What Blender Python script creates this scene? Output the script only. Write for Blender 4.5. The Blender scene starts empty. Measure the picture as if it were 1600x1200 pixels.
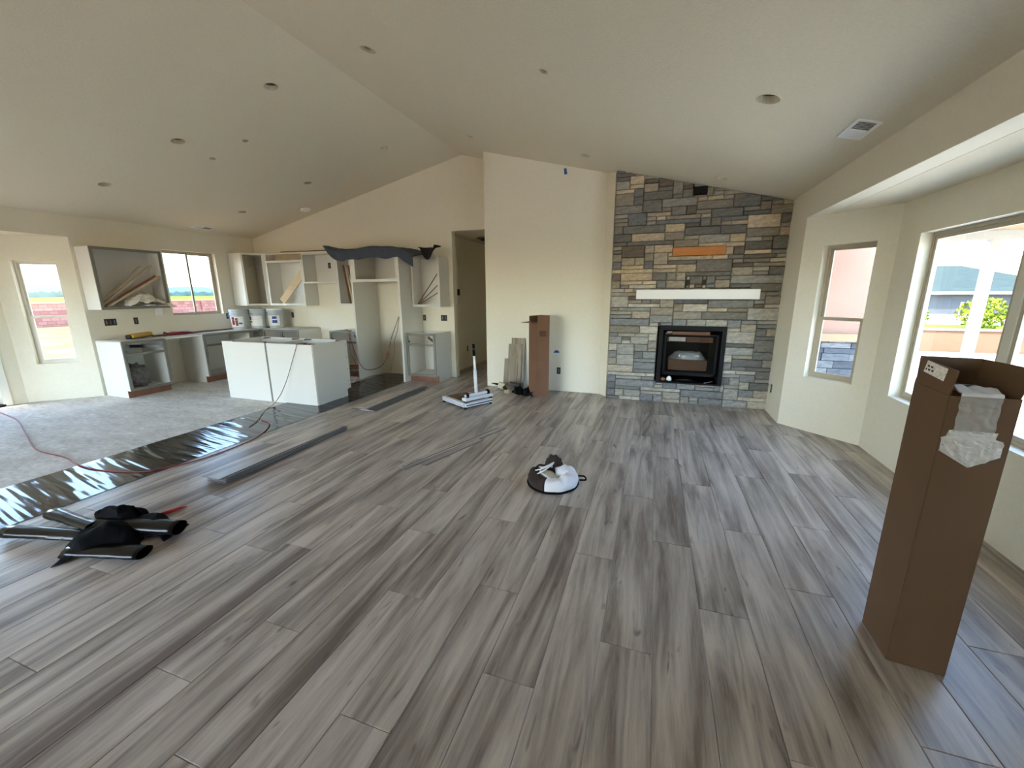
import bpy, bmesh, math, random
from mathutils import Vector, Matrix, noise
from mathutils.geometry import tessellate_polygon
RND = random.Random(7)
S = bpy.context.scene
COL = S.collection
PI = math.pi

# ------------------------------------------------------------------ camera, world, sun, exposure
CAM_F, PITCH, YAW, ROLL, EYE = 631.8, .22239, -.33280, -.005216, 1.55
fwd = Vector((math.sin(YAW)*math.cos(PITCH), math.cos(YAW)*math.cos(PITCH), -math.sin(PITCH)))
rt0 = Vector((math.cos(YAW), -math.sin(YAW), 0)); up0 = rt0.cross(fwd)
rt = rt0*math.cos(ROLL)+up0*math.sin(ROLL); up = up0*math.cos(ROLL)-rt0*math.sin(ROLL)
cam = bpy.data.cameras.new('camera'); camo = bpy.data.objects.new('camera', cam); COL.objects.link(camo)
cam.sensor_width = 36; cam.lens = 36*CAM_F/1600; cam.clip_start = .02; cam.clip_end = 2000
camo.matrix_world = Matrix(((rt.x, up.x, -fwd.x, 0), (rt.y, up.y, -fwd.y, 0), (rt.z, up.z, -fwd.z, EYE), (0, 0, 0, 1)))
S.camera = camo
S.view_settings.view_transform = 'Standard'; S.view_settings.look = 'None'
S.view_settings.exposure = 3.88; S.view_settings.gamma = 1; S.view_settings.use_curve_mapping = False
S.cycles.use_denoising = True
S.cycles.max_bounces = 14; S.cycles.diffuse_bounces = 10; S.cycles.transparent_max_bounces = 16
S.cycles.sample_clamp_indirect = 6
SUN_DIR = Vector((.30, .42, -.86)).normalized()
w = bpy.data.worlds.new('sky'); S.world = w; w.use_nodes = True
nt = w.node_tree; bg = nt.nodes['Background']
sky = nt.nodes.new('ShaderNodeTexSky'); sky.sky_type = 'NISHITA'; sky.sun_disc = False
sky.sun_elevation = math.asin(-SUN_DIR.z); sky.sun_rotation = math.atan2(-SUN_DIR.x, -SUN_DIR.y)
sky.air_density = 1.0; sky.dust_density = 1.0; sky.ozone_density = 1.0
nt.links.new(sky.outputs[0], bg.inputs[0]); bg.inputs[1].default_value = .22
sl = bpy.data.lights.new('sun', 'SUN'); sl.energy = 2.0; sl.angle = .01; sl.color = (1, .89, .74)
so = bpy.data.objects.new('sun', sl); COL.objects.link(so)
so.rotation_euler = SUN_DIR.to_track_quat('-Z', 'Y').to_euler()

# ------------------------------------------------------------------ materials
OUTDOOR = ('pink_stucco', 'tan_stucco', 'tan_dirt', 'green_field_grass', 'street_concrete', 'grey_green_roof', 'grey_house_wall', 'yellow_green_leaves', 'dark_green_leaves', 'hazy_blue_hills', 'outdoor_white_paint')
def mat(name, col, rough=.6, metal=0, bump=0, bscale=60, var=0, vscale=4, spec=.5, stretch=None, coat=0):
    m = bpy.data.materials.new(name); m.use_nodes = True
    n = m.node_tree.nodes; l = m.node_tree.links; b = n['Principled BSDF']
    b.inputs['Base Color'].default_value = (*col, 1); b.inputs['Roughness'].default_value = rough
    b.inputs['Metallic'].default_value = metal; b.inputs['Specular IOR Level'].default_value = spec
    b.inputs['Coat Weight'].default_value = coat
    tc = n.new('ShaderNodeTexCoord'); mp = n.new('ShaderNodeMapping'); l.new(tc.outputs['Object'], mp.inputs[0])
    if name in OUTDOOR: b.inputs['Specular IOR Level'].default_value = 0
    if stretch: mp.inputs['Scale'].default_value = stretch
    if var:
        t = n.new('ShaderNodeTexNoise'); t.inputs['Scale'].default_value = vscale; t.inputs['Detail'].default_value = 6
        l.new(mp.outputs[0], t.inputs['Vector'])
        r = n.new('ShaderNodeValToRGB'); r.color_ramp.elements[0].position = .3; r.color_ramp.elements[1].position = .72
        r.color_ramp.elements[0].color = (*[c*(1-var) for c in col], 1)
        r.color_ramp.elements[1].color = (*[min(1, c*(1+var)) for c in col], 1)
        l.new(t.outputs[0], r.inputs[0]); l.new(r.outputs[0], b.inputs['Base Color'])
    if bump:
        t = n.new('ShaderNodeTexNoise'); t.inputs['Scale'].default_value = bscale; t.inputs['Detail'].default_value = 4
        l.new(mp.outputs[0], t.inputs['Vector'])
        bn = n.new('ShaderNodeBump'); bn.inputs['Strength'].default_value = bump; bn.inputs['Distance'].default_value = .01
        l.new(t.outputs[0], bn.inputs['Height']); l.new(bn.outputs[0], b.inputs['Normal'])
    return m

def hexc(r, g, b):
    f = lambda c: ((c/255+.055)/1.055)**2.4 if c > 10 else c/255/12.92
    return (f(r), f(g), f(b))

M = {}
M['wall'] = mat('wall_paint', hexc(231, 225, 207), .75, bump=.12, bscale=90, var=.02, vscale=30)
M['ceil'] = mat('ceiling_paint', hexc(226, 218, 197), .85, bump=.35, bscale=70, var=.03, vscale=60)
M['white'] = mat('white_laminate', hexc(220, 218, 211), .45)
M['whitetrim'] = mat('white_trim_paint', hexc(235, 234, 228), .4)
M['grey_edge'] = mat('unfinished_grey_frame', hexc(122, 120, 112), .6, var=.06, vscale=20)
M['toe'] = mat('brown_toe_kick', hexc(128, 84, 62), .7, var=.15, vscale=9)
M['vinyl'] = mat('almond_vinyl', hexc(178, 168, 148), .4)
M['vinylw'] = mat('pale_vinyl', hexc(214, 210, 196), .4)
M['black'] = mat('black_metal', (.007, .007, .008), .45, spec=.2)
M['blackpl'] = mat('black_plastic', (.005, .005, .005), .22, spec=.28)
M['blackcloth'] = mat('black_cloth', (.004, .004, .0045), .8, bump=.3, bscale=40, spec=.08)
M['slide'] = mat('dark_steel', (.06, .062, .065), .35, metal=.8)
M['alu'] = mat('aluminium', (.62, .64, .68), .3, metal=.85)
M['aluw'] = mat('white_painted_metal', (.72, .74, .78), .35)
M['card'] = mat('cardboard', hexc(112, 80, 60), .85, bump=.06, bscale=12, var=.07, vscale=5)
M['cardd'] = mat('dark_cardboard', hexc(94, 70, 48), .9, bump=.06, bscale=12, var=.06, vscale=5)
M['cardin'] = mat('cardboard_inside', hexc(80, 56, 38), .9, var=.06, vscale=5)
M['label'] = mat('paper_label', hexc(215, 208, 200), .7, var=.25, vscale=70)
M['wood'] = mat('bare_wood', hexc(206, 182, 146), .7, var=.12, vscale=6, stretch=(1, 12, 12))
M['woodpale'] = mat('pale_wood_strip', hexc(196, 180, 154), .7, var=.1, vscale=8)
M['woodor'] = mat('orange_pine', hexc(196, 128, 66), .65, var=.2, vscale=7, stretch=(1, 1, 6))
M['walnut'] = mat('brown_wood_strip', hexc(110, 84, 66), .7, var=.1)
M['mortar'] = mat('dark_mortar', (.025, .024, .022), .95)
M['blanket'] = mat('blue_grey_blanket', hexc(70, 78, 92), .95, bump=.5, bscale=50, var=.15, vscale=18)
M['blanketd'] = mat('black_blanket_lining', hexc(28, 27, 30), .95, bump=.3, bscale=40)
M['bucket'] = mat('grey_white_plastic', hexc(188, 196, 200), .4)
M['red'] = mat('red_plastic', hexc(190, 26, 36), .35)
M['darkred'] = mat('dark_red_plastic', hexc(126, 26, 30), .4)
M['blue'] = mat('blue_print', hexc(60, 84, 160), .6)
M['yellow'] = mat('yellow_plastic', hexc(206, 160, 30), .5)
M['cord'] = mat('orange_brown_cord', hexc(142, 84, 56), .55)
M['cordred'] = mat('red_cord', hexc(120, 40, 40), .5)
M['cordgrey'] = mat('grey_brown_cord', hexc(112, 98, 84), .55)
M['tape'] = mat('blue_painters_tape', hexc(38, 92, 160), .7)
M['hole'] = mat('dark_opening', (.03, .03, .028), .9)
M['can'] = mat('recessed_can_inner', hexc(140, 128, 112), .7, var=.25, vscale=25)
M['plast'] = mat('white_plastic', hexc(246, 246, 243), .4)
M['paper'] = mat('crumpled_paper', hexc(226, 221, 212), .8, var=.2, vscale=20)
M['browncloth'] = mat('dark_brown_cloth', hexc(46, 34, 28), .9)
M['whitecloth'] = mat('white_cloth', hexc(232, 232, 236), .85)
M['cream'] = mat('cream_plastic', hexc(206, 194, 160), .5)
M['gravelbag'] = mat('grey_speckled_bag', hexc(112, 106, 104), .45, var=.6, vscale=28, bump=.5, bscale=30)
M['stucco_pink'] = mat('pink_stucco', hexc(164, 132, 116), .9, bump=.3, bscale=60, var=.05, vscale=3)
M['stucco_tan'] = mat('tan_stucco', hexc(160, 138, 112), .9, var=.05)
M['dirt'] = mat('tan_dirt', hexc(118, 94, 70), .95, var=.3, vscale=.9)
M['grass'] = mat('green_field_grass', hexc(84, 112, 44), .95, var=.12, vscale=.25)
M['concw'] = mat('pale_concrete', hexc(206, 202, 192), .9, var=.05)
M['gardenw'] = mat('tan_stucco', hexc(120, 92, 74), .9)
M['street'] = mat('street_concrete', hexc(170, 164, 152), .9)
M['outw'] = mat('outdoor_white_paint', hexc(170, 170, 166), .8)
M['roofg'] = mat('grey_green_roof', hexc(54, 64, 64), .85, var=.08, vscale=2)
M['hgrey'] = mat('grey_house_wall', hexc(84, 88, 92), .9, var=.08)
M['leafy'] = mat('yellow_green_leaves', hexc(112, 122, 40), .8, var=.3, vscale=9)
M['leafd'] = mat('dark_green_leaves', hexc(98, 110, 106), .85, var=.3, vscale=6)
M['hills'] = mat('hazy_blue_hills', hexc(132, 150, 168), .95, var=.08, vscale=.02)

def plank_mat(name, lo, hi, rough):
    """vinyl plank: long soft streaks, fine grain and knots, shifted and tinted per object"""
    m = bpy.data.materials.new(name); m.use_nodes = True
    n = m.node_tree.nodes; l = m.node_tree.links; b = n['Principled BSDF']
    tc = n.new('ShaderNodeTexCoord'); oi = n.new('ShaderNodeObjectInfo')
    ad = n.new('ShaderNodeVectorMath'); ad.operation = 'ADD'
    sc = n.new('ShaderNodeVectorMath'); sc.operation = 'SCALE'; sc.inputs[0].default_value = (37, 91, 53)
    l.new(oi.outputs['Random'], sc.inputs['Scale'])
    l.new(tc.outputs['Object'], ad.inputs[0]); l.new(sc.outputs[0], ad.inputs[1])
    def tex(scale, st, det, rg=.6, dist=0):
        mp = n.new('ShaderNodeMapping'); mp.inputs['Scale'].default_value = st; l.new(ad.outputs[0], mp.inputs[0])
        t = n.new('ShaderNodeTexNoise'); t.inputs['Scale'].default_value = scale; t.inputs['Detail'].default_value = det
        t.inputs['Roughness'].default_value = rg; t.inputs['Distortion'].default_value = dist
        l.new(mp.outputs[0], t.inputs['Vector']); return t.outputs[0]
    broad = tex(1, (10, .8, 1), 4, .55, .9); fine = tex(1, (75, 4.5, 1), 8, .75, .8); cloud = tex(1, (3, 1.1, 1), 2); kn = tex(1, (22, 4.5, 1), 2, .5, .5)
    def mth(op, a, bb):
        q = n.new('ShaderNodeMath'); q.operation = op
        for i, v in enumerate((a, bb)):
            if isinstance(v, (int, float)): q.inputs[i].default_value = v
            else: l.new(v, q.inputs[i])
        return q.outputs[0]
    v = mth('ADD', mth('MULTIPLY', broad, 1.0), mth('MULTIPLY', fine, .38))
    v = mth('ADD', v, mth('MULTIPLY', cloud, .45))
    v = mth('ADD', v, mth('MULTIPLY', oi.outputs['Random'], .13))
    v = mth('SUBTRACT', v, .485)
    r = n.new('ShaderNodeValToRGB'); e = r.color_ramp.elements
    e[0].position = .28; e[0].color = (*lo, 1); e[1].position = .68; e[1].color = (*hi, 1)
    l.new(v, r.inputs[0])
    kr = n.new('ShaderNodeValToRGB'); ke = kr.color_ramp.elements
    ke[0].position = .665; ke[0].color = (0, 0, 0, 1); ke[1].position = .76; ke[1].color = (.75, .75, .75, 1)
    l.new(kn, kr.inputs[0])
    mx = n.new('ShaderNodeMixRGB'); mx.inputs[2].default_value = (*hexc(86, 74, 66), 1)
    l.new(kr.outputs[0], mx.inputs[0]); l.new(r.outputs[0], mx.inputs[1]); l.new(mx.outputs[0], b.inputs['Base Color'])
    b.inputs['Roughness'].default_value = rough; b.inputs['Specular IOR Level'].default_value = .5
    bn = n.new('ShaderNodeBump'); bn.inputs['Strength'].default_value = .12; bn.inputs['Distance'].default_value = .004
    l.new(fine, bn.inputs['Height']); l.new(bn.outputs[0], b.inputs['Normal'])
    return m
M['plank'] = plank_mat('vinyl_plank_print', hexc(112, 100, 92), hexc(200, 189, 176), .34)
M['plankmatte'] = plank_mat('vinyl_plank_offcut', hexc(110, 98, 82), hexc(168, 156, 136), .7)
M['plankcore'] = mat('grey_plank_core', hexc(92, 94, 98), .6)

def stone_mat():
    m = bpy.data.materials.new('ledge_stone'); m.use_nodes = True
    n = m.node_tree.nodes; l = m.node_tree.links; b = n['Principled BSDF']
    oi = n.new('ShaderNodeObjectInfo'); tc = n.new('ShaderNodeTexCoord')
    t = n.new('ShaderNodeTexNoise'); t.inputs['Scale'].default_value = 14; t.inputs['Detail'].default_value = 8; t.inputs['Roughness'].default_value = .65
    mp = n.new('ShaderNodeMapping'); mp.inputs['Scale'].default_value = (1, 1, 2.2)
    l.new(tc.outputs['Object'], mp.inputs[0]); l.new(mp.outputs[0], t.inputs['Vector'])
    r = n.new('ShaderNodeValToRGB'); r.color_ramp.elements[0].position = .3; r.color_ramp.elements[1].position = .72
    r.color_ramp.elements[0].color = (.58, .58, .6, 1); r.color_ramp.elements[1].color = (1.4, 1.36, 1.28, 1)
    l.new(t.outputs[0], r.inputs[0])
    mx = n.new('ShaderNodeMixRGB'); mx.blend_type = 'MULTIPLY'; mx.inputs[0].default_value = 1
    l.new(oi.outputs['Color'], mx.inputs[1]); l.new(r.outputs[0], mx.inputs[2]); l.new(mx.outputs[0], b.inputs['Base Color'])
    b.inputs['Roughness'].default_value = .85
    bn = n.new('ShaderNodeBump'); bn.inputs['Strength'].default_value = .7; bn.inputs['Distance'].default_value = .012
    l.new(t.outputs[0], bn.inputs['Height']); l.new(bn.outputs[0], b.inputs['Normal'])
    return m
M['stone'] = stone_mat()

def conc_mat():
    m = mat('kitchen_concrete', hexc(168, 164, 156), .8, bump=.15, bscale=14)
    n = m.node_tree.nodes; l = m.node_tree.links; b = n['Principled BSDF']
    tc = n.new('ShaderNodeTexCoord')
    def t(s, d, st):
        mp = n.new('ShaderNodeMapping'); mp.inputs['Scale'].default_value = st; l.new(tc.outputs['Object'], mp.inputs[0])
        q = n.new('ShaderNodeTexNoise'); q.inputs['Scale'].default_value = s; q.inputs['Detail'].default_value = d; q.inputs['Roughness'].default_value = .65
        l.new(mp.outputs[0], q.inputs['Vector']); return q.outputs[0]
    mx = n.new('ShaderNodeMath'); mx.operation = 'ADD'; l.new(t(2.2, 8, (1, 2.4, 1)), mx.inputs[0]); l.new(t(14, 6, (1, 1.6, 1)), mx.inputs[1])
    ml = n.new('ShaderNodeMath'); ml.operation = 'MULTIPLY'; ml.inputs[1].default_value = .5; l.new(mx.outputs[0], ml.inputs[0])
    r = n.new('ShaderNodeValToRGB'); e = r.color_ramp.elements
    e[0].position = .36; e[0].color = (*hexc(172, 169, 162), 1); e[1].position = .64; e[1].color = (*hexc(228, 226, 220), 1)
    l.new(ml.outputs[0], r.inputs[0]); l.new(r.outputs[0], b.inputs['Base Color'])
    return m
M['concrete'] = conc_mat()

def glass_mat(name, tint=(1, 1, 1)):
    m = bpy.data.materials.new(name); m.use_nodes = True
    n = m.node_tree.nodes; l = m.node_tree.links; n.clear()
    o = n.new('ShaderNodeOutputMaterial'); tr = n.new('ShaderNodeBsdfTransparent'); tr.inputs[0].default_value = (*tint, 1)
    g = n.new('ShaderNodeBsdfGlossy'); g.inputs['Roughness'].default_value = 0; f = n.new('ShaderNodeFresnel'); f.inputs[0].default_value = 1.45
    mx = n.new('ShaderNodeMixShader'); l.new(f.outputs[0], mx.inputs[0]); l.new(tr.outputs[0], mx.inputs[1]); l.new(g.outputs[0], mx.inputs[2]); l.new(mx.outputs[0], o.inputs[0])
    return m
M['glass'] = glass_mat('window_glass', (.70, .74, .73))
M['clearglass'] = glass_mat('clear_glass', (.97, .98, .98))
M['fireglass'] = glass_mat('firebox_glass', (.75, .77, .77))

def film_mat(name, tint, fac):
    """clear plastic film: partly see-through, glossy, wrinkled"""
    m = bpy.data.materials.new(name); m.use_nodes = True
    n = m.node_tree.nodes; l = m.node_tree.links; n.clear()
    o = n.new('ShaderNodeOutputMaterial'); tr = n.new('ShaderNodeBsdfTransparent')
    p = n.new('ShaderNodeBsdfPrincipled'); p.inputs['Base Color'].default_value = (*tint, 1); p.inputs['Roughness'].default_value = .22
    t = n.new('ShaderNodeTexNoise'); t.inputs['Scale'].default_value = 26; t.inputs['Detail'].default_value = 5; t.inputs['Distortion'].default_value = 1.5
    tc = n.new('ShaderNodeTexCoord'); l.new(tc.outputs['Object'], t.inputs['Vector'])
    bn = n.new('ShaderNodeBump'); bn.inputs['Strength'].default_value = .8; bn.inputs['Distance'].default_value = .01
    l.new(t.outputs[0], bn.inputs['Height']); l.new(bn.outputs[0], p.inputs['Normal'])
    mx = n.new('ShaderNodeMixShader'); mx.inputs[0].default_value = fac
    l.new(tr.outputs[0], mx.inputs[1]); l.new(p.outputs[0], mx.inputs[2]); l.new(mx.outputs[0], o.inputs[0])
    return m
M['film'] = film_mat('plastic_film', (.62, .6, .56), .42)
M['bubble'] = film_mat('white_packing_foam', (.72, .71, .68), .72)

def under_mat():
    m = mat('black_underlayment', (.012, .012, .013), .11, spec=.34)
    return m
M['under'] = under_mat()

def block_mat():
    m = bpy.data.materials.new('pink_block_wall'); m.use_nodes = True
    n = m.node_tree.nodes; l = m.node_tree.links; b = n['Principled BSDF']; b.inputs['Roughness'].default_value = .9; b.inputs['Specular IOR Level'].default_value = 0
    tc = n.new('ShaderNodeTexCoord'); mp = n.new('ShaderNodeMapping'); mp.inputs['Rotation'].default_value = (0, PI/2, PI/2)
    sx = n.new('ShaderNodeSeparateXYZ'); cb = n.new('ShaderNodeCombineXYZ'); l.new(tc.outputs['Object'], sx.inputs[0])
    l.new(sx.outputs[1], cb.inputs[0]); l.new(sx.outputs[2], cb.inputs[1])
    br = n.new('ShaderNodeTexBrick'); br.inputs['Scale'].default_value = 1; br.inputs['Brick Width'].default_value = .4; br.inputs['Row Height'].default_value = .2
    br.inputs['Mortar Size'].default_value = .012
    br.inputs['Color1'].default_value = (*hexc(140, 92, 82), 1); br.inputs['Color2'].default_value = (*hexc(160, 116, 106), 1); br.inputs['Mortar'].default_value = (*hexc(120, 80, 70), 1)
    l.new(cb.outputs[0], br.inputs['Vector']); l.new(br.outputs[0], b.inputs['Base Color'])
    return m
M['block'] = block_mat()

# ------------------------------------------------------------------ builders
def tag(o, label=None, cat=None, group=None, kind=None):
    if label: o['label'] = label
    if cat: o['category'] = cat
    if group: o['group'] = group
    if kind: o['kind'] = kind
    return o
def empty(name, loc=(0, 0, 0), rz=0, **k):
    o = bpy.data.objects.new(name, None); COL.objects.link(o); o.location = loc; o.rotation_euler = (0, 0, rz)
    o.empty_display_size = .1
    return tag(o, **k)
class B:
    """collects shapes into one mesh"""
    def __init__(s): s.bm = bmesh.new()
    def box(s, x0, x1, y0, y1, z0, z1, mtx=None):
        vs = [s.bm.verts.new((x, y, z)) for x in (x0, x1) for y in (y0, y1) for z in (z0, z1)]
        for f in ((0, 1, 3, 2), (4, 6, 7, 5), (0, 4, 5, 1), (2, 3, 7, 6), (0, 2, 6, 4), (1, 5, 7, 3)):
            s.bm.faces.new([vs[i] for i in f])
        if mtx: bmesh.ops.transform(s.bm, matrix=mtx, verts=vs)
        return s
    def beam(s, a, b, wd, th, upv=(0, 0, 1)):
        a, b = Vector(a), Vector(b); d = b-a; L = d.length; d.normalize()
        u = Vector(upv); x = d.cross(u)
        if x.length < 1e-4: x = d.cross(Vector((0, 1, 0)))
        x.normalize(); z = x.cross(d)
        m = Matrix(((x.x, d.x, z.x, a.x), (x.y, d.y, z.y, a.y), (x.z, d.z, z.z, a.z), (0, 0, 0, 1)))
        return s.box(-wd/2, wd/2, 0, L, -th/2, th/2, m)
    def prism(s, pts, v, holes=()):
        """closed polygon pts (3D, flat) extruded by v, with holes"""
        loops = [list(map(Vector, pts))]+[list(map(Vector, h)) for h in holes]
        flat = [p for lp in loops for p in lp]; tris = tessellate_polygon(loops)
        v = Vector(v)
        A = [s.bm.verts.new(p) for p in flat]; C = [s.bm.verts.new(p+v) for p in flat]
        for t in tris:
            try: s.bm.faces.new([A[i] for i in t]); s.bm.faces.new([C[i] for i in reversed(t)])
            except ValueError: pass
        k = 0
        for lp in loops:
            nn = len(lp)
            for i in range(nn):
                a, b = k+i, k+(i+1) % nn
                s.bm.faces.new((A[a], A[b], C[b], C[a]))
            k += nn
        return s
    def tube(s, pts, r, seg=8, cap=True):
        pts = [Vector(p) for p in pts]; n = len(pts); rr = r if isinstance(r, (list, tuple)) else [r]*n
        rings = []; ref = Vector((0, 0, 1))
        for i, p in enumerate(pts):
            d = (pts[min(i+1, n-1)]-pts[max(i-1, 0)]).normalized()
            if abs(d.dot(ref)) > .95: ref = Vector((1, 0, 0)) if abs(d.x) < .9 else Vector((0, 1, 0))
            x = d.cross(ref).normalized(); y = x.cross(d).normalized()
            rings.append([s.bm.verts.new(p+(x*math.cos(a)+y*math.sin(a))*rr[i]) for a in [2*PI*k/seg for k in range(seg)]])
        for a, b in zip(rings, rings[1:]):
            for k in range(seg): s.bm.faces.new((a[k], a[(k+1) % seg], b[(k+1) % seg], b[k]))
        if cap: s.bm.faces.new(rings[0]); s.bm.faces.new(list(reversed(rings[-1])))
        return s
    def lathe(s, prof, c, seg=24, axis='z', cap=True):
        c = Vector(c); rings = []
        for r, z in prof:
            ring = []
            for k in range(seg):
                a = 2*PI*k/seg; p = Vector((r*math.cos(a), r*math.sin(a), z))
                if axis == 'x': p = Vector((p.z, p.x, p.y))
                if axis == 'y': p = Vector((p.x, p.z, p.y))
                ring.append(s.bm.verts.new(c+p))
            rings.append(ring)
        for a, b in zip(rings, rings[1:]):
            for k in range(seg): s.bm.faces.new((a[k], a[(k+1) % seg], b[(k+1) % seg], b[k]))
        if cap: s.bm.faces.new(rings[0]); s.bm.faces.new(list(reversed(rings[-1])))
        return s
    def grid(s, f, nu, nv, closeu=False):
        vs = [[s.bm.verts.new(f(i/(nu if closeu else nu-1), j/(nv-1))) for j in range(nv)] for i in range(nu)]
        for i in range(nu if closeu else nu-1):
            for j in range(nv-1):
                k = (i+1) % nu
                s.bm.faces.new((vs[i][j], vs[k][j], vs[k][j+1], vs[i][j+1]))
        return s
    def mesh(s, name, smooth=False, normals=True):
        if normals: bmesh.ops.recalc_face_normals(s.bm, faces=s.bm.faces)
        me = bpy.data.meshes.new(name); s.bm.to_mesh(me); s.bm.free()
        if smooth:
            for p in me.polygons: p.use_smooth = True
        return me
    def obj(s, name, m, parent=None, smooth=False, world=True, bevel=0, solid=0, sub=0, normals=True, **k):
        me = s.mesh(name, smooth, normals); me.materials.append(m if not isinstance(m, str) else M[m])
        o = bpy.data.objects.new(name, me); COL.objects.link(o)
        if parent is not None:
            o.parent = parent
            if world:
                if parent.parent is None: o.matrix_parent_inverse = Matrix.LocRotScale(parent.location, parent.rotation_euler, None).inverted()
                else: o.matrix_parent_inverse = Matrix()
        if solid: md = o.modifiers.new('thick', 'SOLIDIFY'); md.thickness = solid
        if bevel: md = o.modifiers.new('bevel', 'BEVEL'); md.width = bevel; md.segments = 2; md.limit_method = 'ANGLE'
        if sub: md = o.modifiers.new('sub', 'SUBSURF'); md.levels = sub; md.render_levels = sub
        return tag(o, **k)
def nz(x, y, z=0): return noise.noise(Vector((x, y, z)))
def smooth_path(pts, n=8):
    pts = [Vector(p) for p in pts]; out = []
    for i in range(len(pts)-1):
        p0 = pts[max(i-1, 0)]; p1 = pts[i]; p2 = pts[i+1]; p3 = pts[min(i+2, len(pts)-1)]
        for k in range(n):
            t = k/n
            out.append(.5*((2*p1)+(p2-p0)*t+(2*p0-5*p1+4*p2-p3)*t*t+(3*p1-p0-3*p2+p3)*t**3))
    out.append(pts[-1]); return out

# ------------------------------------------------------------------ room shell
XL, XR, XB, YG, YW, YF = -8.1, 1.5, 2.08, 6.72, 6.24, 6.03     # left wall, right wall, bay wall, gable, centre wall, stone face
YBACK = -3.6
ZL, ZR, XRIDGE, ZRIDGE = 2.68, 2.61, -3.2, 3.785
SLR = (ZRIDGE-ZR)/(XR-XRIDGE); SLL = (ZRIDGE-ZL)/(XRIDGE-XL)
def zc(x): return ZR+SLR*(XR-x) if x > XRIDGE else ZL+SLL*(x-XL)
T = .15
def rect_yz(x, y0, y1, z0, z1): return [(x, y0, z0), (x, y1, z0), (x, y1, z1), (x, y0, z1)]
# left wall with the kitchen window and the nook opening
b = B()
b.prism([(XL, YBACK-T, -.1), (XL, YBACK-T, ZL+.02), (XL, YG, ZL+.02), (XL, YG, -.1), (XL, 3.75, -.1), (XL, 3.75, 2.37), (XL, .9, 2.37), (XL, .9, -.1)],
        (-T, 0, 0), holes=[rect_yz(XL, 4.95, 5.86, 1.17, 2.31)])
wl = b.obj('wall_left', 'wall', kind='structure')
# nook: angled wall with a window, outer wall with the patio door
XN = -8.70
b = B()
def nk(u, z): return (XL-u*.70711, 3.75-u*.70711, z)      # u along the angled nook wall from the kitchen corner
b.prism([nk(0, -.1), nk(.85, -.1), nk(.85, 2.37), nk(0, 2.37)], (-T*.707, T*.707, 0), holes=[[nk(.185, .55), nk(.66, .55), nk(.66, 2.03), nk(.185, 2.03)]])
b.obj('wall_nook_angled', 'wall', kind='structure')
b = B()
b.prism([(XN, 3.15, -.1), (XN, 3.15, 2.37), (XN, 1.4, 2.37), (XN, 1.4, -.1), (XN, 2.02, -.1), (XN, 2.02, 2.1), (XN, 2.96, 2.1), (XN, 2.96, -.1)], (-T, 0, 0))
b.box(XN-T, XN, 1.2, 1.4, -.1, 2.37)
b.prism([(XN, 1.4, -.1), (XL, .9, -.1), (XL, .9, 2.37), (XN, 1.4, 2.37)], (-T*.6, -T*.7, 0))
b.obj('wall_nook_outer', 'wall', kind='structure')
B().box(XN-T, XL-T+.001, .8, 3.85, 2.37, 2.47).obj('ceiling_nook', 'ceil', kind='structure')
# gable wall
b = B()
HX0, HX1, HZ = -3.43, -2.5, 2.6
b.prism([(XL-T, YG, -.1), (XL-T, YG, zc(XL)), (XRIDGE, YG, ZRIDGE+.02), (-1.0, YG, zc(-1.0)+.02), (-1.0, YG, -.1), (HX1, YG, -.1), (HX1, YG, HZ), (HX0, YG, HZ), (HX0, YG, -.1)], (0, T, 0))
b.obj('wall_gable', 'wall', kind='structure')
# centre wall block beside the hall, with the slanted return up to the stone
b = B()
b.prism([(-2.6, YW, -.1), (-.72, YW, -.1), (-.60, 6.10, -.1), (-.58, 6.5, -.1), (-2.5, 6.71, -.1), (-2.6, 6.70, -.1)], (0, 0, zc(-2.6)+.1))
b.obj('wall_centre', 'wall', kind='structure')
# chimney backing wall
B().prism([(-.62, 6.13, -.1), (-.62, 6.13, zc(-.6)+.02), (XR+.1, 6.13, zc(XR)), (XR+.1, 6.13, -.1)], (0, .25, 0),
          holes=[[(.12, 6.13, .31), (.92, 6.13, .31), (.92, 6.13, 1.08), (.12, 6.13, 1.08)]]).obj('wall_chimney', 'wall', kind='structure')
# right wall with the bay opening
b = B()
b.prism([(XR, YBACK-T, -.1), (XR, YBACK-T, ZR+.02), (XR, 6.13, ZR+.02), (XR, 6.13, -.1), (XR, 5.43, -.1), (XR, 5.43, 2.32), (XR, 1.45, 2.32), (XR, 1.45, -.1)], (T, 0, 0))
b.obj('wall_right', 'wall', kind='structure', bevel=.008)
def by(u, z): return (XR+u*.70711, 5.43-u*.70711, z)
b = B()
b.prism([by(0, -.1), by(.82, -.1), by(.82, 2.32), by(0, 2.32)], (T*.707, T*.707, 0), holes=[[by(.205, .61), by(.665, .61), by(.665, 2.015), by(.205, 2.015)]])
b.obj('wall_bay_angled', 'wall', kind='structure')
b = B()
b.prism([(XB, 2.02, -.1), (XB, 2.02, 2.32), (XB, 4.86, 2.32), (XB, 4.86, -.1)], (T, 0, 0), holes=[rect_yz(XB, 2.48, 4.51, .61, 2.02)])
b.obj('wall_bay', 'wall', kind='structure')
def b2(u, z): return (XR+u*.70711, 1.44+u*.70711, z)
b = B()
b.prism([b2(0, -.1), b2(.82, -.1), b2(.82, 2.32), b2(0, 2.32)], (T*.707, -T*.707, 0), holes=[[b2(.205, .61), b2(.665, .61), b2(.665, 2.015), b2(.205, 2.015)]])
b.obj('wall_bay_angled_near', 'wall', kind='structure')
B().prism([(XR+T-.001, 1.40, 2.319), (XR+T-.001, 5.5, 2.319), (XB+T, 4.95, 2.319), (XB+T, 1.95, 2.319)], (0, 0, .12)).obj('ceiling_bay', 'ceil', kind='structure')
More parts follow.
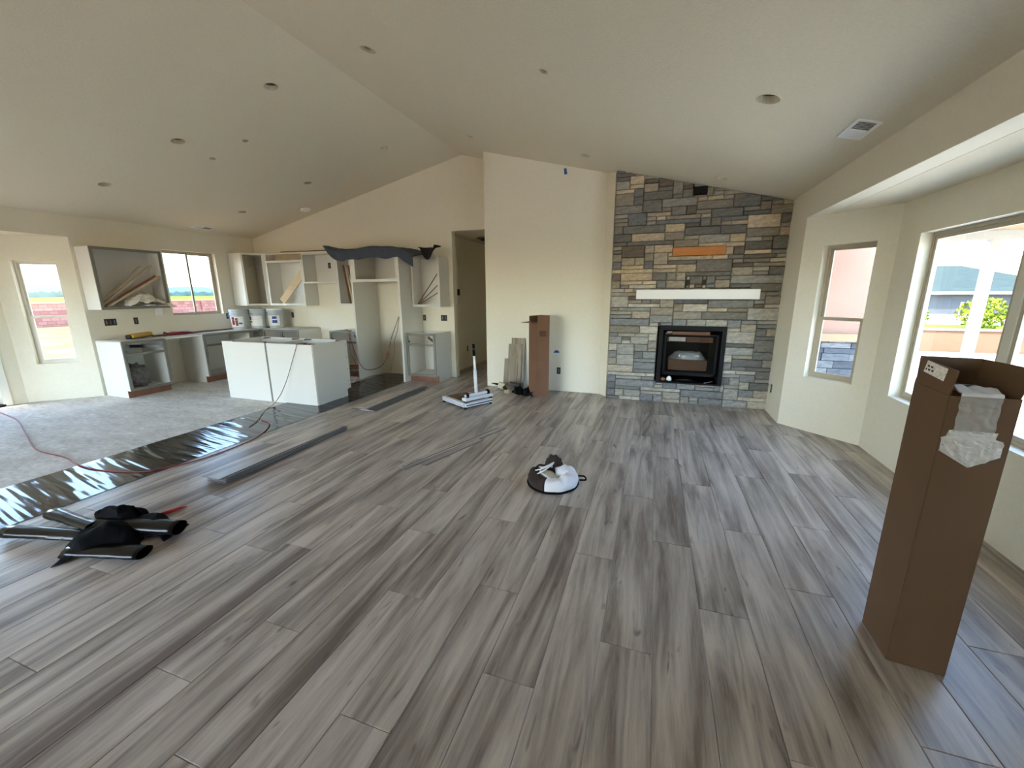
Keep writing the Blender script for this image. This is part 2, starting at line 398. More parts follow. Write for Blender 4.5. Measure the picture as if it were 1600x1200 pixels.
# rear wall behind the camera, its unseen wide glazed opening shaped to brighten the room
b = B()
b.prism([(XL-T, YBACK, -.1), (XL-T, YBACK, ZL), (XRIDGE, YBACK, ZRIDGE+.02), (XR+T, YBACK, ZR), (XR+T, YBACK, -.1),
         (-2.6, YBACK, -.1), (-2.6, YBACK, 2.44), (-7.8, YBACK, 2.44), (-7.8, YBACK, -.1)], (0, -T, 0))
b.obj('wall_rear', 'wall', kind='structure')
# hall
b = B()
b.box(-3.79, -3.67, YG+T, 10.6, -.1, HZ+.1); b.obj('wall_hall_left', 'wall', kind='structure')
B().box(-2.45, -2.35, YG+T, 10.6, -.1, HZ+.1).obj('wall_hall_right', 'wall', kind='structure')
B().box(-3.79, -2.35, 10.5, 10.6, -.1, HZ+.1).obj('wall_hall_end', 'wall', kind='structure')
B().box(-3.79, -2.35, YG+T, 10.6, HZ, HZ+.1).obj('ceiling_hall', 'ceil', kind='structure')

# vaulted ceiling: two slopes, each with its round cut-outs
def circ(cx, cy, r, fz, n=20): return [(cx+r*math.cos(2*PI*k/n), cy+r*math.sin(2*PI*k/n), fz(cx+r*math.cos(2*PI*k/n))) for k in range(n)]
holesR = [(-2.49, 3.43, .07), (-.93, 3.47, .042), (.64, 3.51, .08), (-2.51, 5.55, .06), (-.94, 5.56, .065), (.633, 5.596, .07)]
holesL = [(-3.885, 3.675, .072), (-5.383, 3.678, .074), (-6.884, 3.684, .074), (-5.526, 4.173, .042), (-4.917, 4.168, .042),
          (-3.898, 5.585, .06), (-5.401, 5.613, .062), (-6.915, 5.619, .062)]
B().prism([(XRIDGE, YBACK-T, ZRIDGE), (XR+T, YBACK-T, zc(XR+T)), (XR+T, 6.9, zc(XR+T)), (XRIDGE, 6.9, ZRIDGE)], (0, 0, .05),
          holes=[circ(x, y, r, zc) for x, y, r in holesR]).obj('ceiling', 'ceil', kind='structure')
B().prism([(XL-T, YBACK-T, ZL-SLL*T), (XRIDGE, YBACK-T, ZRIDGE), (XRIDGE, 6.9, ZRIDGE), (XL-T, 6.9, ZL-SLL*T)], (0, 0, .05),
          holes=[circ(x, y, r, lambda q: ZL+SLL*(q-XL)) for x, y, r in holesL]).obj('ceiling_left', 'ceil', kind='structure')
# ------------------------------------------------------------------ floor
floor = empty('floor', (0, 0, 0), kind='structure')
b = B(); b.prism([(XL-T, YBACK-T, -.1), (-4.0, YBACK-T, -.1), (-4.0, 6.8, -.1), (XL-T, 6.8, -.1), (XL-T, 3.85, -.1), (XN-T, 3.2, -.1), (XN-T, 1.2, -.1), (XL-T, .8, -.1)], (0, 0, .094))
b.obj('concrete_slab', 'concrete', floor, label='bare grey concrete')
b = B(); b.prism([(-4.0, YBACK-T, -.1), (2.2, YBACK-T, -.1), (2.2, 4.9, -.1), (1.6, 6.3, -.1), (-.6, 6.3, -.1), (-2.4, 6.8, -.1), (-2.4, 10.5, -.1), (-3.8, 10.5, -.1), (-3.8, 6.8, -.1), (-4.0, 6.8, -.1)], (0, 0, .09))
b.obj('subfloor', 'concrete', floor)
PW, PL, P0 = .2225, 1.445, .0945
joint = {-12: .665, -11: 1.6, -10: .25, -9: .843, -8: 1.18, -7: .64, -6: 1.55, -5: .938, -4: .3, -3: 1.27, -2: .742, -1: 1.584, 0: 1.02, 1: .495, 2: 1.305, 3: .797,
         4: 1.5, 5: .99, 6: .64, 7: 1.45, 8: .3, -13: .2, -14: 1.15, -15: .55, -16: 1.4, -17: .85, -18: .1, -19: 1.2}
for k in range(-19, 9):
    x0 = P0+PW*k; x1 = x0+PW-.0018; x0 = max(x0, -4.09)
    xm = (x0+x1)/2
    ylo = YBACK if x1 < 1.5 else 1.44+(x0-1.5)
    if x0 < -3.72: yhi = YG-.001
    elif x0 < -2.5: yhi = 10.4
    elif xm < -.62: yhi = YW
    elif x0 < 1.5: yhi = 6.06
    else: yhi = 5.43-(x0-1.5)
    y = joint[k]-4*PL
    while y < yhi:
        a, c = max(y, ylo), min(y+PL-.0018, yhi)
        if c-a > .02:
            e = .0026; b = B(); L2 = (c-a)/2; W2 = (x1-x0)/2
            p = [b.bm.verts.new(q) for q in ((-W2, -L2, -.008), (W2, -L2, -.008), (W2, L2, -.008), (-W2, L2, -.008))]
            q1 = [b.bm.verts.new(q) for q in ((-W2, -L2, -e*.6), (W2, -L2, -e*.6), (W2, L2, -e*.6), (-W2, L2, -e*.6))]
            q2 = [b.bm.verts.new(q) for q in ((-W2+e, -L2+e, 0), (W2-e, -L2+e, 0), (W2-e, L2-e, 0), (-W2+e, L2-e, 0))]
            for i in range(4):
                j = (i+1) % 4
                b.bm.faces.new((p[i], p[j], q1[j], q1[i])); b.bm.faces.new((q1[i], q1[j], q2[j], q2[i]))
            b.bm.faces.new(q2)
            o = b.obj('plank', 'plank', floor, world=False); o.location = (xm, (a+c)/2, 0)
        y += PL
# underlayment: glossy black film rippled across its width
b = B()
def und(u, v):
    x = -4.96+u*.868; y = YBACK+.05+v*(6.66-YBACK-.05)
    s = nz(x*1.3+3, y*1.0, 4)*.35
    r = nz(x*1.0, y*17+x*3+s*5, 0); r2 = nz(x*2.0+9, y*38+x*6, 5); amp = .4+.6*max(0, min(1, .5+nz(x*.6, y*.8, 9)*1.6))
    z = .0035+(.0075*max(-.3, r)+.0026*r2)*amp*min(1, (u+.02)*8)*min(1, (1.02-u)*8)
    return (x, y, max(z, -.004))
b.grid(und, 22, 1700)
b.obj('underlayment_sheet', 'under', smooth=True, label='glossy black rippled underlayment strip between bare concrete and laid planks', cat='underlayment')

# ------------------------------------------------------------------ windows and doors
def window(name, org, ux, inw, W, z0, z1, style, frame='vinyl', depth=.09):
    """org: corner on the inner wall face, ux: unit along the wall, inw: unit towards the room"""
    root = empty(name, (org[0], org[1], z0), kind='structure')
    ux = Vector(ux); out = -Vector(inw)
    def P(u, d, z): return Vector((org[0], org[1], 0))+ux*u+out*d+Vector((0, 0, z))
    def bar(bb, u0, u1, za, zb, d0, d1):
        vs = [bb.bm.verts.new(P(u, d, z)) for u in (u0, u1) for d in (d0, d1) for z in (za, zb)]
        for f in ((0, 1, 3, 2), (4, 6, 7, 5), (0, 4, 5, 1), (2, 3, 7, 6), (0, 2, 6, 4), (1, 5, 7, 3)): bb.bm.faces.new([vs[i] for i in f])
    f = .028; d0, d1 = depth, depth+.05
    b = B(); bar(b, 0, f, z0, z1, d0, d1); bar(b, W-f, W, z0, z1, d0, d1); bar(b, f, W-f, z0, z0+f, d0, d1); bar(b, f, W-f, z1-f, z1, d0, d1)
    b.obj('window_frame', frame, root)
    def sash(u0, u1, za, zb, dd, th=.03):
        b = B(); bar(b, u0, u0+th, za, zb, dd, dd+.022); bar(b, u1-th, u1, za, zb, dd, dd+.022)
        bar(b, u0+th, u1-th, za, za+th, dd, dd+.022); bar(b, u0+th, u1-th, zb-th, zb, dd, dd+.022)
        s = b.obj('sash', frame, root)
        b = B(); b.bm.faces.new([b.bm.verts.new(P(u, dd+.011, z)) for u, z in ((u0+th, za+th), (u1-th, za+th), (u1-th, zb-th), (u0+th, zb-th))])
        b.obj('pane', 'clearglass' if style == 'door3' else 'glass', s)
    if style == 'hung':
        zm = z0+(z1-z0)*.46
        sash(f, W-f, zm-.015, z1-f, d0+.024, .022); sash(f, W-f, z0+f, zm+.02, d0+.001, .032)
    elif style == 'slider':
        sash(f, W/2+.02, z0+f, z1-f, d0+.024, .022); sash(W/2-.02, W-f, z0+f, z1-f, d0+.001, .03)
    elif style == 'picture':
        m = W/2
        b = B(); bar(b, m-.035, m+.035, z0+f, z1-f, d0-.005, d1); b.obj('mullion', 'vinylw', root)
        sash(f, m-.035, z0+f, z1-f, d0+.004, .03); sash(m+.035, W-f, z0+f, z1-f, d0+.004, .03)
    elif style == 'door3':
        n = 3
        for i in range(n): sash(W*i/n+(f if i == 0 else -.02), W*(i+1)/n-(f if i == n-1 else -.02), z0+f, z1-f, d0+.024*(i % 2), .05)
    return root
r2 = .70711
window('window_1', (XL, 4.95), (0, 1, 0), (1, 0, 0), .91, 1.17, 2.31, 'slider')
window('window_2', nk(.66, 0)[:2], (r2, r2, 0), (r2, -r2, 0), .475, .55, 2.03, 'hung', 'vinylw', .075)
window('window_3', by(.205, 0)[:2], (r2, -r2, 0), (-r2, -r2, 0), .46, .61, 2.015, 'hung')
window('window_4', (XB, 4.51), (0, -1, 0), (-1, 0, 0), 2.03, .61, 2.02, 'picture', 'vinyl', .085)
window('window_5', b2(.205, 0)[:2], (r2, r2, 0), (-r2, r2, 0), .46, .61, 2.015, 'hung')
window('door_rear_unseen', (-7.8, YBACK), (1, 0, 0), (0, 1, 0), 5.2, 0, 2.44, 'door3', 'vinylw')  # unseen rear glazing, sized, set left and untinted for the light it adds
# patio door in the nook
dr = empty('door_1', (XN, 2.49, 0), kind='structure')
b = B(); b.box(XN-.10, XN+.02, 2.90, 2.99, 0, 2.12); b.box(XN-.10, XN+.02, 1.99, 2.08, 0, 2.12); b.box(XN-.10, XN+.02, 2.08, 2.90, 2.04, 2.12); b.obj('casing', 'whitetrim', dr, bevel=.003)
b = B(); b.box(XN-.08, XN-.04, 2.08, 2.2, .03, 2.04); b.box(XN-.08, XN-.04, 2.78, 2.90, .03, 2.04); b.box(XN-.08, XN-.04, 2.2, 2.78, .03, .25); b.box(XN-.08, XN-.04, 2.2, 2.78, 1.9, 2.04)
dp = b.obj('door_panel', 'whitetrim', dr, bevel=.003)
b = B(); b.bm.faces.new([b.bm.verts.new(q) for q in rect_yz(XN-.06, 2.2, 2.78, .25, 1.9)]); b.obj('pane', 'glass', dp)
B().box(XN-.15, XN+.02, 2.06, 2.92, -.02, .028).obj('threshold', 'black', dr)
B().tube([(XN-.03, 2.14, .98), (XN+.03, 2.14, .98), (XN+.03, 2.24, .98)], .01).obj('door_handle', 'slide', dr, smooth=True)

# ------------------------------------------------------------------ stone fireplace
fp = empty('stone_fireplace', (.46, 6.0, 0), label='floor-to-ceiling stacked grey and tan ledge stone fireplace wall', cat='fireplace')
SX0, SX1 = -.585, 1.495
U, V = .060, .0515                       # grid of the stacked stones
NX, NZ = int(round((SX1-SX0)/U)), 62
FB = (.10, .935, .292, 1.092)            # firebox hole
HOLES = [FB, (.19, .82, 2.01, 2.12), (.385, .54, 2.75, 2.845), (.385, .43, 1.635, 1.70), (.585, .63, 1.635, 1.70)]
PAL_HI = [hexc(*c) for c in ((178, 164, 142), (184, 170, 148), (164, 154, 138), (154, 147, 136), (132, 127, 119), (114, 112, 108), (122, 120, 116), (140, 132, 118), (104, 96, 86), (192, 178, 156), (148, 141, 130), (108, 107, 106))]
PAL_LO = [hexc(*c) for c in ((158, 156, 151), (172, 169, 162), (132, 134, 136), (118, 121, 126), (142, 143, 142), (108, 110, 113), (150, 145, 137), (164, 156, 144), (124, 125, 126), (104, 105, 107), (178, 173, 165), (136, 134, 130))]
occ = [[False]*NZ for _ in range(NX)]
cells = []
def hit(x0, x1, z0, z1):
    for h in HOLES:
        if x0 < h[1]-1e-3 and x1 > h[0]+1e-3 and z0 < h[3]-1e-3 and z1 > h[2]+1e-3: return True
    return False
for i in range(NX):
    for j in range(NZ):
        if FB[0] < SX0+(i+.5)*U < FB[1] and FB[2] < (j+.5)*V < FB[3]: occ[i][j] = True
for j in range(NZ):
    i = 0
    while i < NX:
        if occ[i][j] or j*V >= zc(SX0+i*U)-.012: i += 1; continue
        h = RND.choices((1, 2, 3), (.42, .48, .10))[0]; ww = RND.choice((2, 3, 3, 4, 5, 6, 7, 9)) if h < 3 else RND.randint(3, 6)
        if RND.random() < .1: ww = 2
        n = 0
        while n < ww and i+n < NX and not occ[i+n][j]: n += 1
        if i+n < NX and not occ[i+n][j]:
            rest = 0
            while i+n+rest < NX and not occ[i+n+rest][j] and rest < 3: rest += 1
            if rest < 2: n += rest
        ww = n; hh = 1
        while hh < h and j+hh < NZ and all(not occ[i+a][j+hh] for a in range(ww)): hh += 1
        for a in range(ww):
            for c in range(hh): occ[i+a][j+c] = True
        cells.append((SX0+i*U, SX0+(i+ww)*U, j*V, (j+hh)*V))
        i += ww
def clip(poly, f):
    out = []
    for a, c in zip(poly, poly[1:]+poly[:1]):
        fa, fc = f(a), f(c)
        if fa <= 0: out.append(a)
        if fa*fc < 0: t = fa/(fa-fc); out.append((a[0]+(c[0]-a[0])*t, a[1]+(c[1]-a[1])*t))
    return out
def cut(cell):
    """take the small openings out of a stone's rectangle"""
    x0, x1, z0, z1 = cell; out = [cell]
    for hx0, hx1, hz0, hz1 in HOLES:
        new = []
        for (a, c, d, e) in out:
            if a < hx1 and c > hx0 and d < hz1 and e > hz0:
                for q in ((a, hx0, d, e), (hx1, c, d, e), (max(a, hx0), min(c, hx1), d, hz0), (max(a, hx0), min(c, hx1), hz1, e)):
                    if q[1]-q[0] > .02 and q[3]-q[2] > .012: new.append(q)
            else: new.append((a, c, d, e))
        out = new
    return out
pieces = [q for c in cells for q in cut(c)]
for (x0, x1, z0, z1) in pieces:
    g = .0022
    poly = [(x0+g, z0+g), (x1-g, z0+g), (x1-g, z1-g), (x0+g, z1-g)]
    poly = clip(poly, lambda p: p[1]-(zc(p[0])-.004))
    if len(poly) < 3: continue
    yf = YF-.004-RND.random()*.022
    cx = sum(p[0] for p in poly)/len(poly); cz = sum(p[1] for p in poly)/len(poly)
    b = B(); k = len(poly); jj = lambda s: (RND.random()-.5)*s
    back = [b.bm.verts.new((p[0]-cx, .10, p[1]-cz)) for p in poly]
    mid = [b.bm.verts.new((p[0]-cx, yf-YF+.008+jj(.004), p[1]-cz)) for p in poly]
    ins = []
    for p in poly:
        dx = .007 if p[0] < cx else -.007; dz = .006 if p[1] < cz else -.006
        ins.append(b.bm.verts.new((p[0]-cx+dx+jj(.003), yf-YF+jj(.006), p[1]-cz+dz+jj(.003))))
    for i in range(k):
        j = (i+1) % k
        b.bm.faces.new((back[i], back[j], mid[j], mid[i])); b.bm.faces.new((mid[i], mid[j], ins[j], ins[i]))
    b.bm.faces.new(ins)
    o = b.obj('stone', 'stone', fp, world=False); o.location = (cx-.46, YF-6.0, cz)
    t = max(0, min(.8, (cz-.9)/1.1+.15*(RND.random()-.5))); pal = PAL_HI if RND.random() < t else PAL_LO  # warmer stones above, cooler below: partly own colour, partly light tint painted in
    c = RND.choice(pal); v = .98+RND.random()*.28
    o.color = (c[0]*v, c[1]*v*.99, c[2]*v*.94, 1)
print('stones', len(pieces))
B().prism([(SX0+.004, 6.10, 0), (SX1, 6.10, 0), (SX1, 6.10, zc(SX1)-.01), (SX0+.004, 6.10, zc(SX0)-.01)], (0, .03, 0),
          holes=[[(FB[0], 6.10, FB[2]), (FB[1], 6.10, FB[2]), (FB[1], 6.10, FB[3]), (FB[0], 6.10, FB[3])]]).obj('mortar_backing', 'mortar', fp)
B().box(.192, .818, 6.0, 6.1, 2.013, 2.117).obj('wood_blocking', 'woodor', fp, label='orange pine board let into the stone')
B().box(.387, .538, 5.985, 6.1, 2.753, 2.842).obj('vent_cap', 'black', fp, label='black square vent')
for x in (.387, .587): B().box(x, x+.041, 6.035, 6.1, 1.637, 1.698).obj('outlet_opening', 'hole', fp)
B().box(-.238, 1.248, 5.90, 6.02, 1.453, 1.577).obj('mantel', 'plast', fp, bevel=.003, label='plain white mantel board')
# firebox
b = B(); f0 = (.098, .937, .29, 1.094)
b.box(f0[0], f0[0]+.05, 5.985, 6.16, f0[2], f0[3]); b.box(f0[1]-.05, f0[1], 5.985, 6.16, f0[2], f0[3])
b.box(f0[0]+.05, f0[1]-.05, 5.985, 6.16, f0[3]-.06, f0[3]); b.box(f0[0]+.05, f0[1]-.05, 5.985, 6.16, f0[2], f0[2]+.02)
fr = b.obj('firebox_surround', 'black', fp, bevel=.002)
b = B(); b.box(.12, .92, 6.52, 6.54, .30, 1.08); b.box(.12, .135, 6.12, 6.52, .30, 1.08); b.box(.905, .92, 6.12, 6.52, .30, 1.08); b.box(.12, .92, 6.12, 6.52, .295, .31); b.box(.12, .92, 6.12, 6.52, 1.07, 1.085)
b.obj('firebox_shell', 'black', fp)
b = B(); gx0, gx1, gz0, gz1 = .17, .865, .40, .975
b.box(gx0, gx0+.03, 6.07, 6.1, gz0, gz1); b.box(gx1-.03, gx1, 6.07, 6.1, gz0, gz1); b.box(gx0, gx1, 6.07, 6.1, gz0, gz0+.035); b.box(gx0, gx1, 6.07, 6.1, gz1-.02, gz1)
dq = b.obj('glass_door_frame', 'black', fp, bevel=.002)
b = B(); b.bm.faces.new([b.bm.verts.new(q) for q in ((gx0+.03, 6.09, gz0+.035), (gx1-.03, 6.09, gz0+.035), (gx1-.03, 6.09, gz1-.02), (gx0+.03, 6.09, gz1-.02))])
b.obj('glass_door_pane', 'fireglass', dq)
# things stored in the firebox
def thing(name, label, cat, m, b, group=None, **k): return b.obj(name, m, label=label, cat=cat, group=group, **k)
cb = empty('cardboard_box', (.5, 6.02, .99), label='flat cardboard box wedged across the top of the black firebox', cat='box')
B().box(.27, .74, 6.0, 6.065, .975, 1.018).obj('carton', 'card', cb, bevel=.003)
B().box(.185, .255, 6.0, 6.06, .98, 1.0).obj('end_flap', 'card', cb)
B().box(.20, .265, 5.998, 6.05, 1.003, 1.013).obj('paper_sheet', 'paper', cb)
cb = empty('cardboard_box', (.5, 6.2, .90), label='long shallow cardboard box with white label behind the firebox glass', cat='box')
B().box(.205, .80, 6.12, 6.25, .862, .935).obj('carton', 'card', cb, bevel=.003)
B().box(.235, .45, 6.116, 6.12, .875, .93).obj('paper_label', 'label', cb)
cb = empty('cardboard_box', (.5, 6.35, .45), label='larger cardboard box wrapped in clear plastic inside the firebox', cat='box')
B().box(.25, .76, 6.2, 6.45, .45, .60).obj('carton', 'card', cb, bevel=.004)
def wrap(u, v):
    a = u*2*PI; x = .505+math.cos(a)*.27*(1-.35*v); y = 6.325+math.sin(a)*.12*(1-.3*v); z = .59+.11*v
    return (x+.012*nz(x*18, z*18, u*5), y+.01*nz(x*20, v*9, 3), z+.012*nz(x*22, y*22))
b = B(); b.grid(wrap, 28, 7, closeu=True); b.obj('plastic_wrap', 'film', cb, smooth=True)
B().box(.385, .66, 6.24, 6.36, .605, .665).obj('white_insert', 'plast', cb, bevel=.01)
def crumple(name, label, cat, m, c, r, seed, flat=.6, amp=.25, parent=None, n=22, **k):
    def f(u, v):
        a = 2*PI*u; t = PI*v
        d = Vector((math.sin(t)*math.cos(a), math.sin(t)*math.sin(a), math.cos(t)))
        rr = 1+amp*noise.noise(d*2.2+Vector((seed, 0, 0)))+amp*.6*noise.noise(d*5+Vector((0, seed, 0)))
        q = Vector((d.x*r[0], d.y*r[1], d.z*r[2]))*rr
        return (c[0]+q.x, c[1]+q.y, max(c[2]+q.z, c[2]-r[2]*flat))
    b = B(); b.grid(f, n, max(8, n//2), closeu=True); bmesh.ops.remove_doubles(b.bm, verts=b.bm.verts, dist=1e-5)
    return b.obj(name, m, parent, smooth=True, label=label, cat=cat, **k)
crumple('plastic_bag', 'small crumpled white plastic bag at the left foot of the firebox', 'bag', 'plast', (.27, 6.03, .345), (.035, .025, .04), 3)
crumple('paper_wad', 'small brown paper wad at the bottom left corner of the firebox', 'paper', 'toe', (.19, 6.035, .335), (.035, .025, .03), 8)
thing('metal_rod', 'thin pale metal rod lying at the bottom right of the firebox', 'rod', 'alu', B().tube([(.72, 6.0, .315), (.83, 6.03, .345)], .003), smooth=True)
b = B(); 
for i in range(4): b.tube(smooth_path([(.36+.03*i, 6.04, .33), (.42+.04*i, 6.02, .35+.01*(i % 2)), (.50+.03*i, 6.03, .325)], 4), .003, 6)
thing('gas_line', 'thin steel gas line coiled at the bottom of the firebox', 'pipe', 'slide', b, smooth=True)

# ------------------------------------------------------------------ kitchen cabinets
# local frame: X along the width, Y = 0 at the front and +Y to the back
def base_cabinet(label, loc, rz, wd, d=.56, h=.862, drawer=True, slide=True, mf='grey_edge', group=None, toe=True, skip=(), back='white', slide_dx=0):
    r = empty('base_cabinet', loc, rz, label=label, cat='cabinet', group=group); t = .018; tk = .11
    for x in (0, wd-t):
        b = B(); b.prism([(x, .075, 0), (x, d, 0), (x, d, h), (x, 0.002, h), (x, .002, tk), (x, .075, tk)], (t, 0, 0)); b.obj('side_panel', 'white', r, world=False)
    if back: B().box(t, wd-t, d-.012, d, tk, h).obj('back_panel', back, r, world=False)
    B().box(t, wd-t, .02, d-.012, tk, tk+.018).obj('bottom_panel', 'white', r, world=False)
    b = B(); s = .038
    b.box(0, s, -.018, .002, tk, h); b.box(wd-s, wd, -.018, .002, tk, h); b.box(s, wd-s, -.018, .002, h-.035, h); b.box(s, wd-s, -.018, .002, tk, tk+.035)
    if drawer: b.box(s, wd-s, -.018, .002, h-.215, h-.18)
    b.obj('face_frame', mf, r, world=False)
    b = B(); b.box(t, wd-t, .0, .09, h-.018, h-.002); b.box(t, wd-t, d-.1, d-.012, h-.018, h-.002); b.obj('top_stretcher', 'white', r, world=False)
    if toe: B().box(.0, wd, .06, .075, 0, tk).obj('toe_kick', 'toe', r, world=False)
    if drawer and slide:
        b = B(); b.beam((wd-.05, .0, h-.12), (wd*.45, .30, h-.10), .012, .045); b.obj('drawer_slide', 'slide', r, world=False)
        B().box(.04, .055, .0, .012, h-.16, h-.13).obj('slide_bracket', 'black', r, world=False)
    return r
def wall_cabinet(label, loc, rz, wd, d, h, mf='white', s=.038, bottom=True, group=None):
    r = empty('upper_cabinet', loc, rz, label=label, cat='cabinet', group=group); t = .016
    for x in (0, wd-t): B().box(x, x+t, .002, d, 0, h).obj('side_panel', 'white', r, world=False)
    B().box(t, wd-t, d-.012, d, 0, h).obj('back_panel', 'white', r, world=False)
    B().box(t, wd-t, .002, d-.012, .012, .028).obj('bottom_panel', 'white', r, world=False)
    B().box(t, wd-t, .002, d-.012, h-.016, h).obj('top_panel', 'white', r, world=False)
    b = B(); b.box(0, s, -.016, .002, 0, h); b.box(wd-s, wd, -.016, .002, 0, h); b.box(s, wd-s, -.016, .002, h-s, h); b.box(s, wd-s, -.016, .002, 0, s)
    b.obj('face_frame', mf, r, world=False)
    return r
Q = PI/2
LX = -7.47                                    # front of the bases on the left wall
base_cabinet('white base cabinet by the nook, plastic bag inside, leftmost of the left wall', (LX, 3.775, -.006), Q, .59, .60)
base_cabinet('white sink base cabinet with pipe stub under the kitchen window', (LX, 4.955, -.006), Q, .92, .60, slide=False)
base_cabinet('white corner base cabinet of the left wall beneath the leftmost bucket', (LX, 5.88, -.006), Q, .24, .60, drawer=True, slide=False)
# panel behind the dishwasher gap and white ledge across it
thing('ledger_board', 'white board bridging the dishwasher gap on the left wall', 'board', 'plast', B().box(-7.56, -7.47, 4.365, 4.955, .835, .853))
base_cabinet('white corner base cabinet with dark open front behind the island', (-7.45, 6.14, -.006), 0, .46, .57, drawer=False, mf='grey_edge')
base_cabinet('grey-framed narrow drawer base cabinet left of the range gap', (-6.98, 6.14, -.006), 0, .45, .57)
base_cabinet('grey-framed drawer base cabinet between range gap and fridge enclosure, red boards inside', (-5.765, 6.14, -.006), 0, .67, .57)
base_cabinet('white base cabinet with empty drawer opening beside the hall', (-4.085, 6.14, 0), 0, .57, .57)
# counter top deck over left run
thing('plywood_deck', 'flat grey-white panel lying on the left wall base cabinets', 'board', 'concw', B().box(-8.08, -7.50, 4.99, 6.10, .858, .870))
thing('plywood_deck', 'flat grey-white panel lying on the cabinets behind the buckets', 'board', 'concw', B().box(-8.08, -6.56, 6.13, 6.70, .858, .868))
thing('plywood_deck', 'flat pale panel on the leftmost base cabinet under the yellow tool', 'board', 'concw', B().box(-8.08, -7.52, 3.80, 4.95, .858, .868))
# pipe stub under the sink
r = empty('pipe_stub', (-8.03, 5.3, .45), label='black pipe stub with valve on wall inside the sink cabinet', cat='pipe')
B().tube([(-8.05, 5.25, .47), (-7.9, 5.25, .47)], .012).obj('pipe', 'slide', r, smooth=True)
B().tube([(-8.05, 5.32, .45), (-7.97, 5.32, .45)], .03).obj('valve', 'black', r, smooth=True)
# wall cabinets
wc = wall_cabinet('wide white wall cabinet with boards and crumpled paper, left of the kitchen window', (-7.765, 3.79, 1.33), Q, .92, .33, .91, mf='grey_edge')
for i, (y0, z0, y1, z1, dx, m) in enumerate([(3.84, 1.385, 4.50, 2.0, -7.95, 'woodpale'), (3.84, 1.375, 4.62, 2.02, -7.88, 'woodpale'), (3.87, 1.37, 4.62, 1.85, -7.84, 'toe'), (3.88, 1.37, 4.655, 1.84, -7.80, 'woodpale')]):
    lab = ['pale wood strip leaning in left wall cabinet, rearmost of four', 'pale wood strip leaning steepest at the front of the left wall cabinet', 'brown wood strip leaning between pale strips in left wall cabinet', 'lowest pale wood strip leaning above the crumpled paper in left wall cabinet'][i]
    thing('wood_strip', lab, 'wood strip', m, B().beam((dx, y0, z0), (dx, y1, z1), .02, .05, (1, 0, 0)), 'strips in the left wall cabinet')
pp = empty('crumpled_paper', (-7.85, 4.45, 1.36), label='heap of crumpled grey-white paper spilling from the left wall cabinet', cat='paper')
def pap(u, v):
    y = 4.12+.62*u; x = -8.02+.33*v; h = (.21*math.sin(PI*min(1, u*1.15))**.7)*(1-.75*v**2)
    return (x, y, 1.375+h+.06*nz(x*13, y*10)+.045*abs(nz(x*26, y*22, 4))*(u > .02)-(.03 if u > .93 else 0))
b = B(); b.grid(pap, 26, 16); b.obj('paper_sheet', 'paper', pp, solid=.003)
def pap2(u, v): x = -7.92+.3*v; y = 4.30+.45*u; return (x, y, 1.385+.02*nz(x*9, y*9, 7)-.03*u*u)
b = B(); b.grid(pap2, 12, 10); b.obj('paper_flap', 'whitetrim', pp, solid=.003)
# diagonal corner wall cabinet
cc = empty('corner_upper_cabinet', (-7.8, 6.4, 1.32), label='white diagonal corner wall cabinet above the buckets', cat='cabinet')
z0, z1 = 1.32, 2.34
B().box(-8.08, -7.745, 6.11, 6.126, z0, z1).obj('side_panel', 'white', cc)
B().box(-7.46, -7.444, 6.40, 6.705, z0, z1).obj('side_panel', 'white', cc)
for z, n_ in ((z0+.012, 'bottom_panel'), (z1-.016, 'top_panel')):
    B().prism([(-8.08, 6.126, z), (-7.745, 6.126, z), (-7.46, 6.40, z), (-7.46, 6.70, z), (-8.08, 6.70, z)], (0, 0, .016)).obj(n_, 'white', cc)
B().box(-8.08, -7.46, 6.692, 6.705, z0, z1).obj('back_panel', 'white', cc)
mt = Matrix.Translation((-7.75, 6.11, 0)) @ Matrix.Rotation(PI/4, 4, 'Z')
b = B(); W = .43
b.box(0, .035, -.012, .006, z0, z1, mt); b.box(W-.075, W, -.012, .006, z0, z1, mt); b.box(.035, W-.075, -.012, .006, z1-.035, z1, mt); b.box(.035, W-.075, -.012, .006, z0, z0+.035, mt)
b.obj('face_frame', 'white', cc)
B().box(-8.06, -7.5, 6.50, 6.68, 2.10, 2.116).obj('shelf', 'white', cc)
wall_cabinet('white wall cabinet with a board leaning inside, right of the corner cabinet', (-7.43, 6.39, 1.32), 0, .93, .325, .87)
thing('leaning_board', 'pale plywood board leaning diagonally inside white wall cabinet above the range gap', 'board', 'wood', B().beam((-7.20, 6.46, 1.39), (-6.55, 6.46, 1.98), .15, .018, (0, 1, 0)))
wall_cabinet('short white range hood cabinet with outlet inside', (-6.495, 6.39, 1.745), 0, .80, .325, .565, s=.03)
thing('end_panel', 'pale tan board standing on edge on top of the white wall cabinet', 'board', 'woodpale', B().box(-7.40, -6.52, 6.60, 6.615, 2.192, 2.325))
wall_cabinet('narrow white wall cabinet with strips, against the fridge enclosure', (-5.69, 6.39, 1.325), 0, .60, .325, .865)
for i, (x0, x1, y) in enumerate([(-5.575, -5.475, 6.44), (-5.55, -5.44, 6.48), (-5.52, -5.40, 6.52)]):
    thing('wood_strip', ['leftmost brown strip leaning in narrow cabinet beside the fridge enclosure', 'middle brown strip leaning in narrow cabinet beside the fridge enclosure', 'rightmost brown strip leaning in narrow cabinet beside the fridge enclosure'][i],
          'wood strip', 'walnut' if i != 1 else 'wood', B().beam((x0, y, 2.07), (x1, y, 1.36), .022, .03, (0, 1, 0)), 'strips in the narrow wall cabinet')
wall_cabinet('white wall cabinet with thin strips, right of the fridge enclosure', (-4.075, 6.39, 1.31), 0, .56, .325, .855)
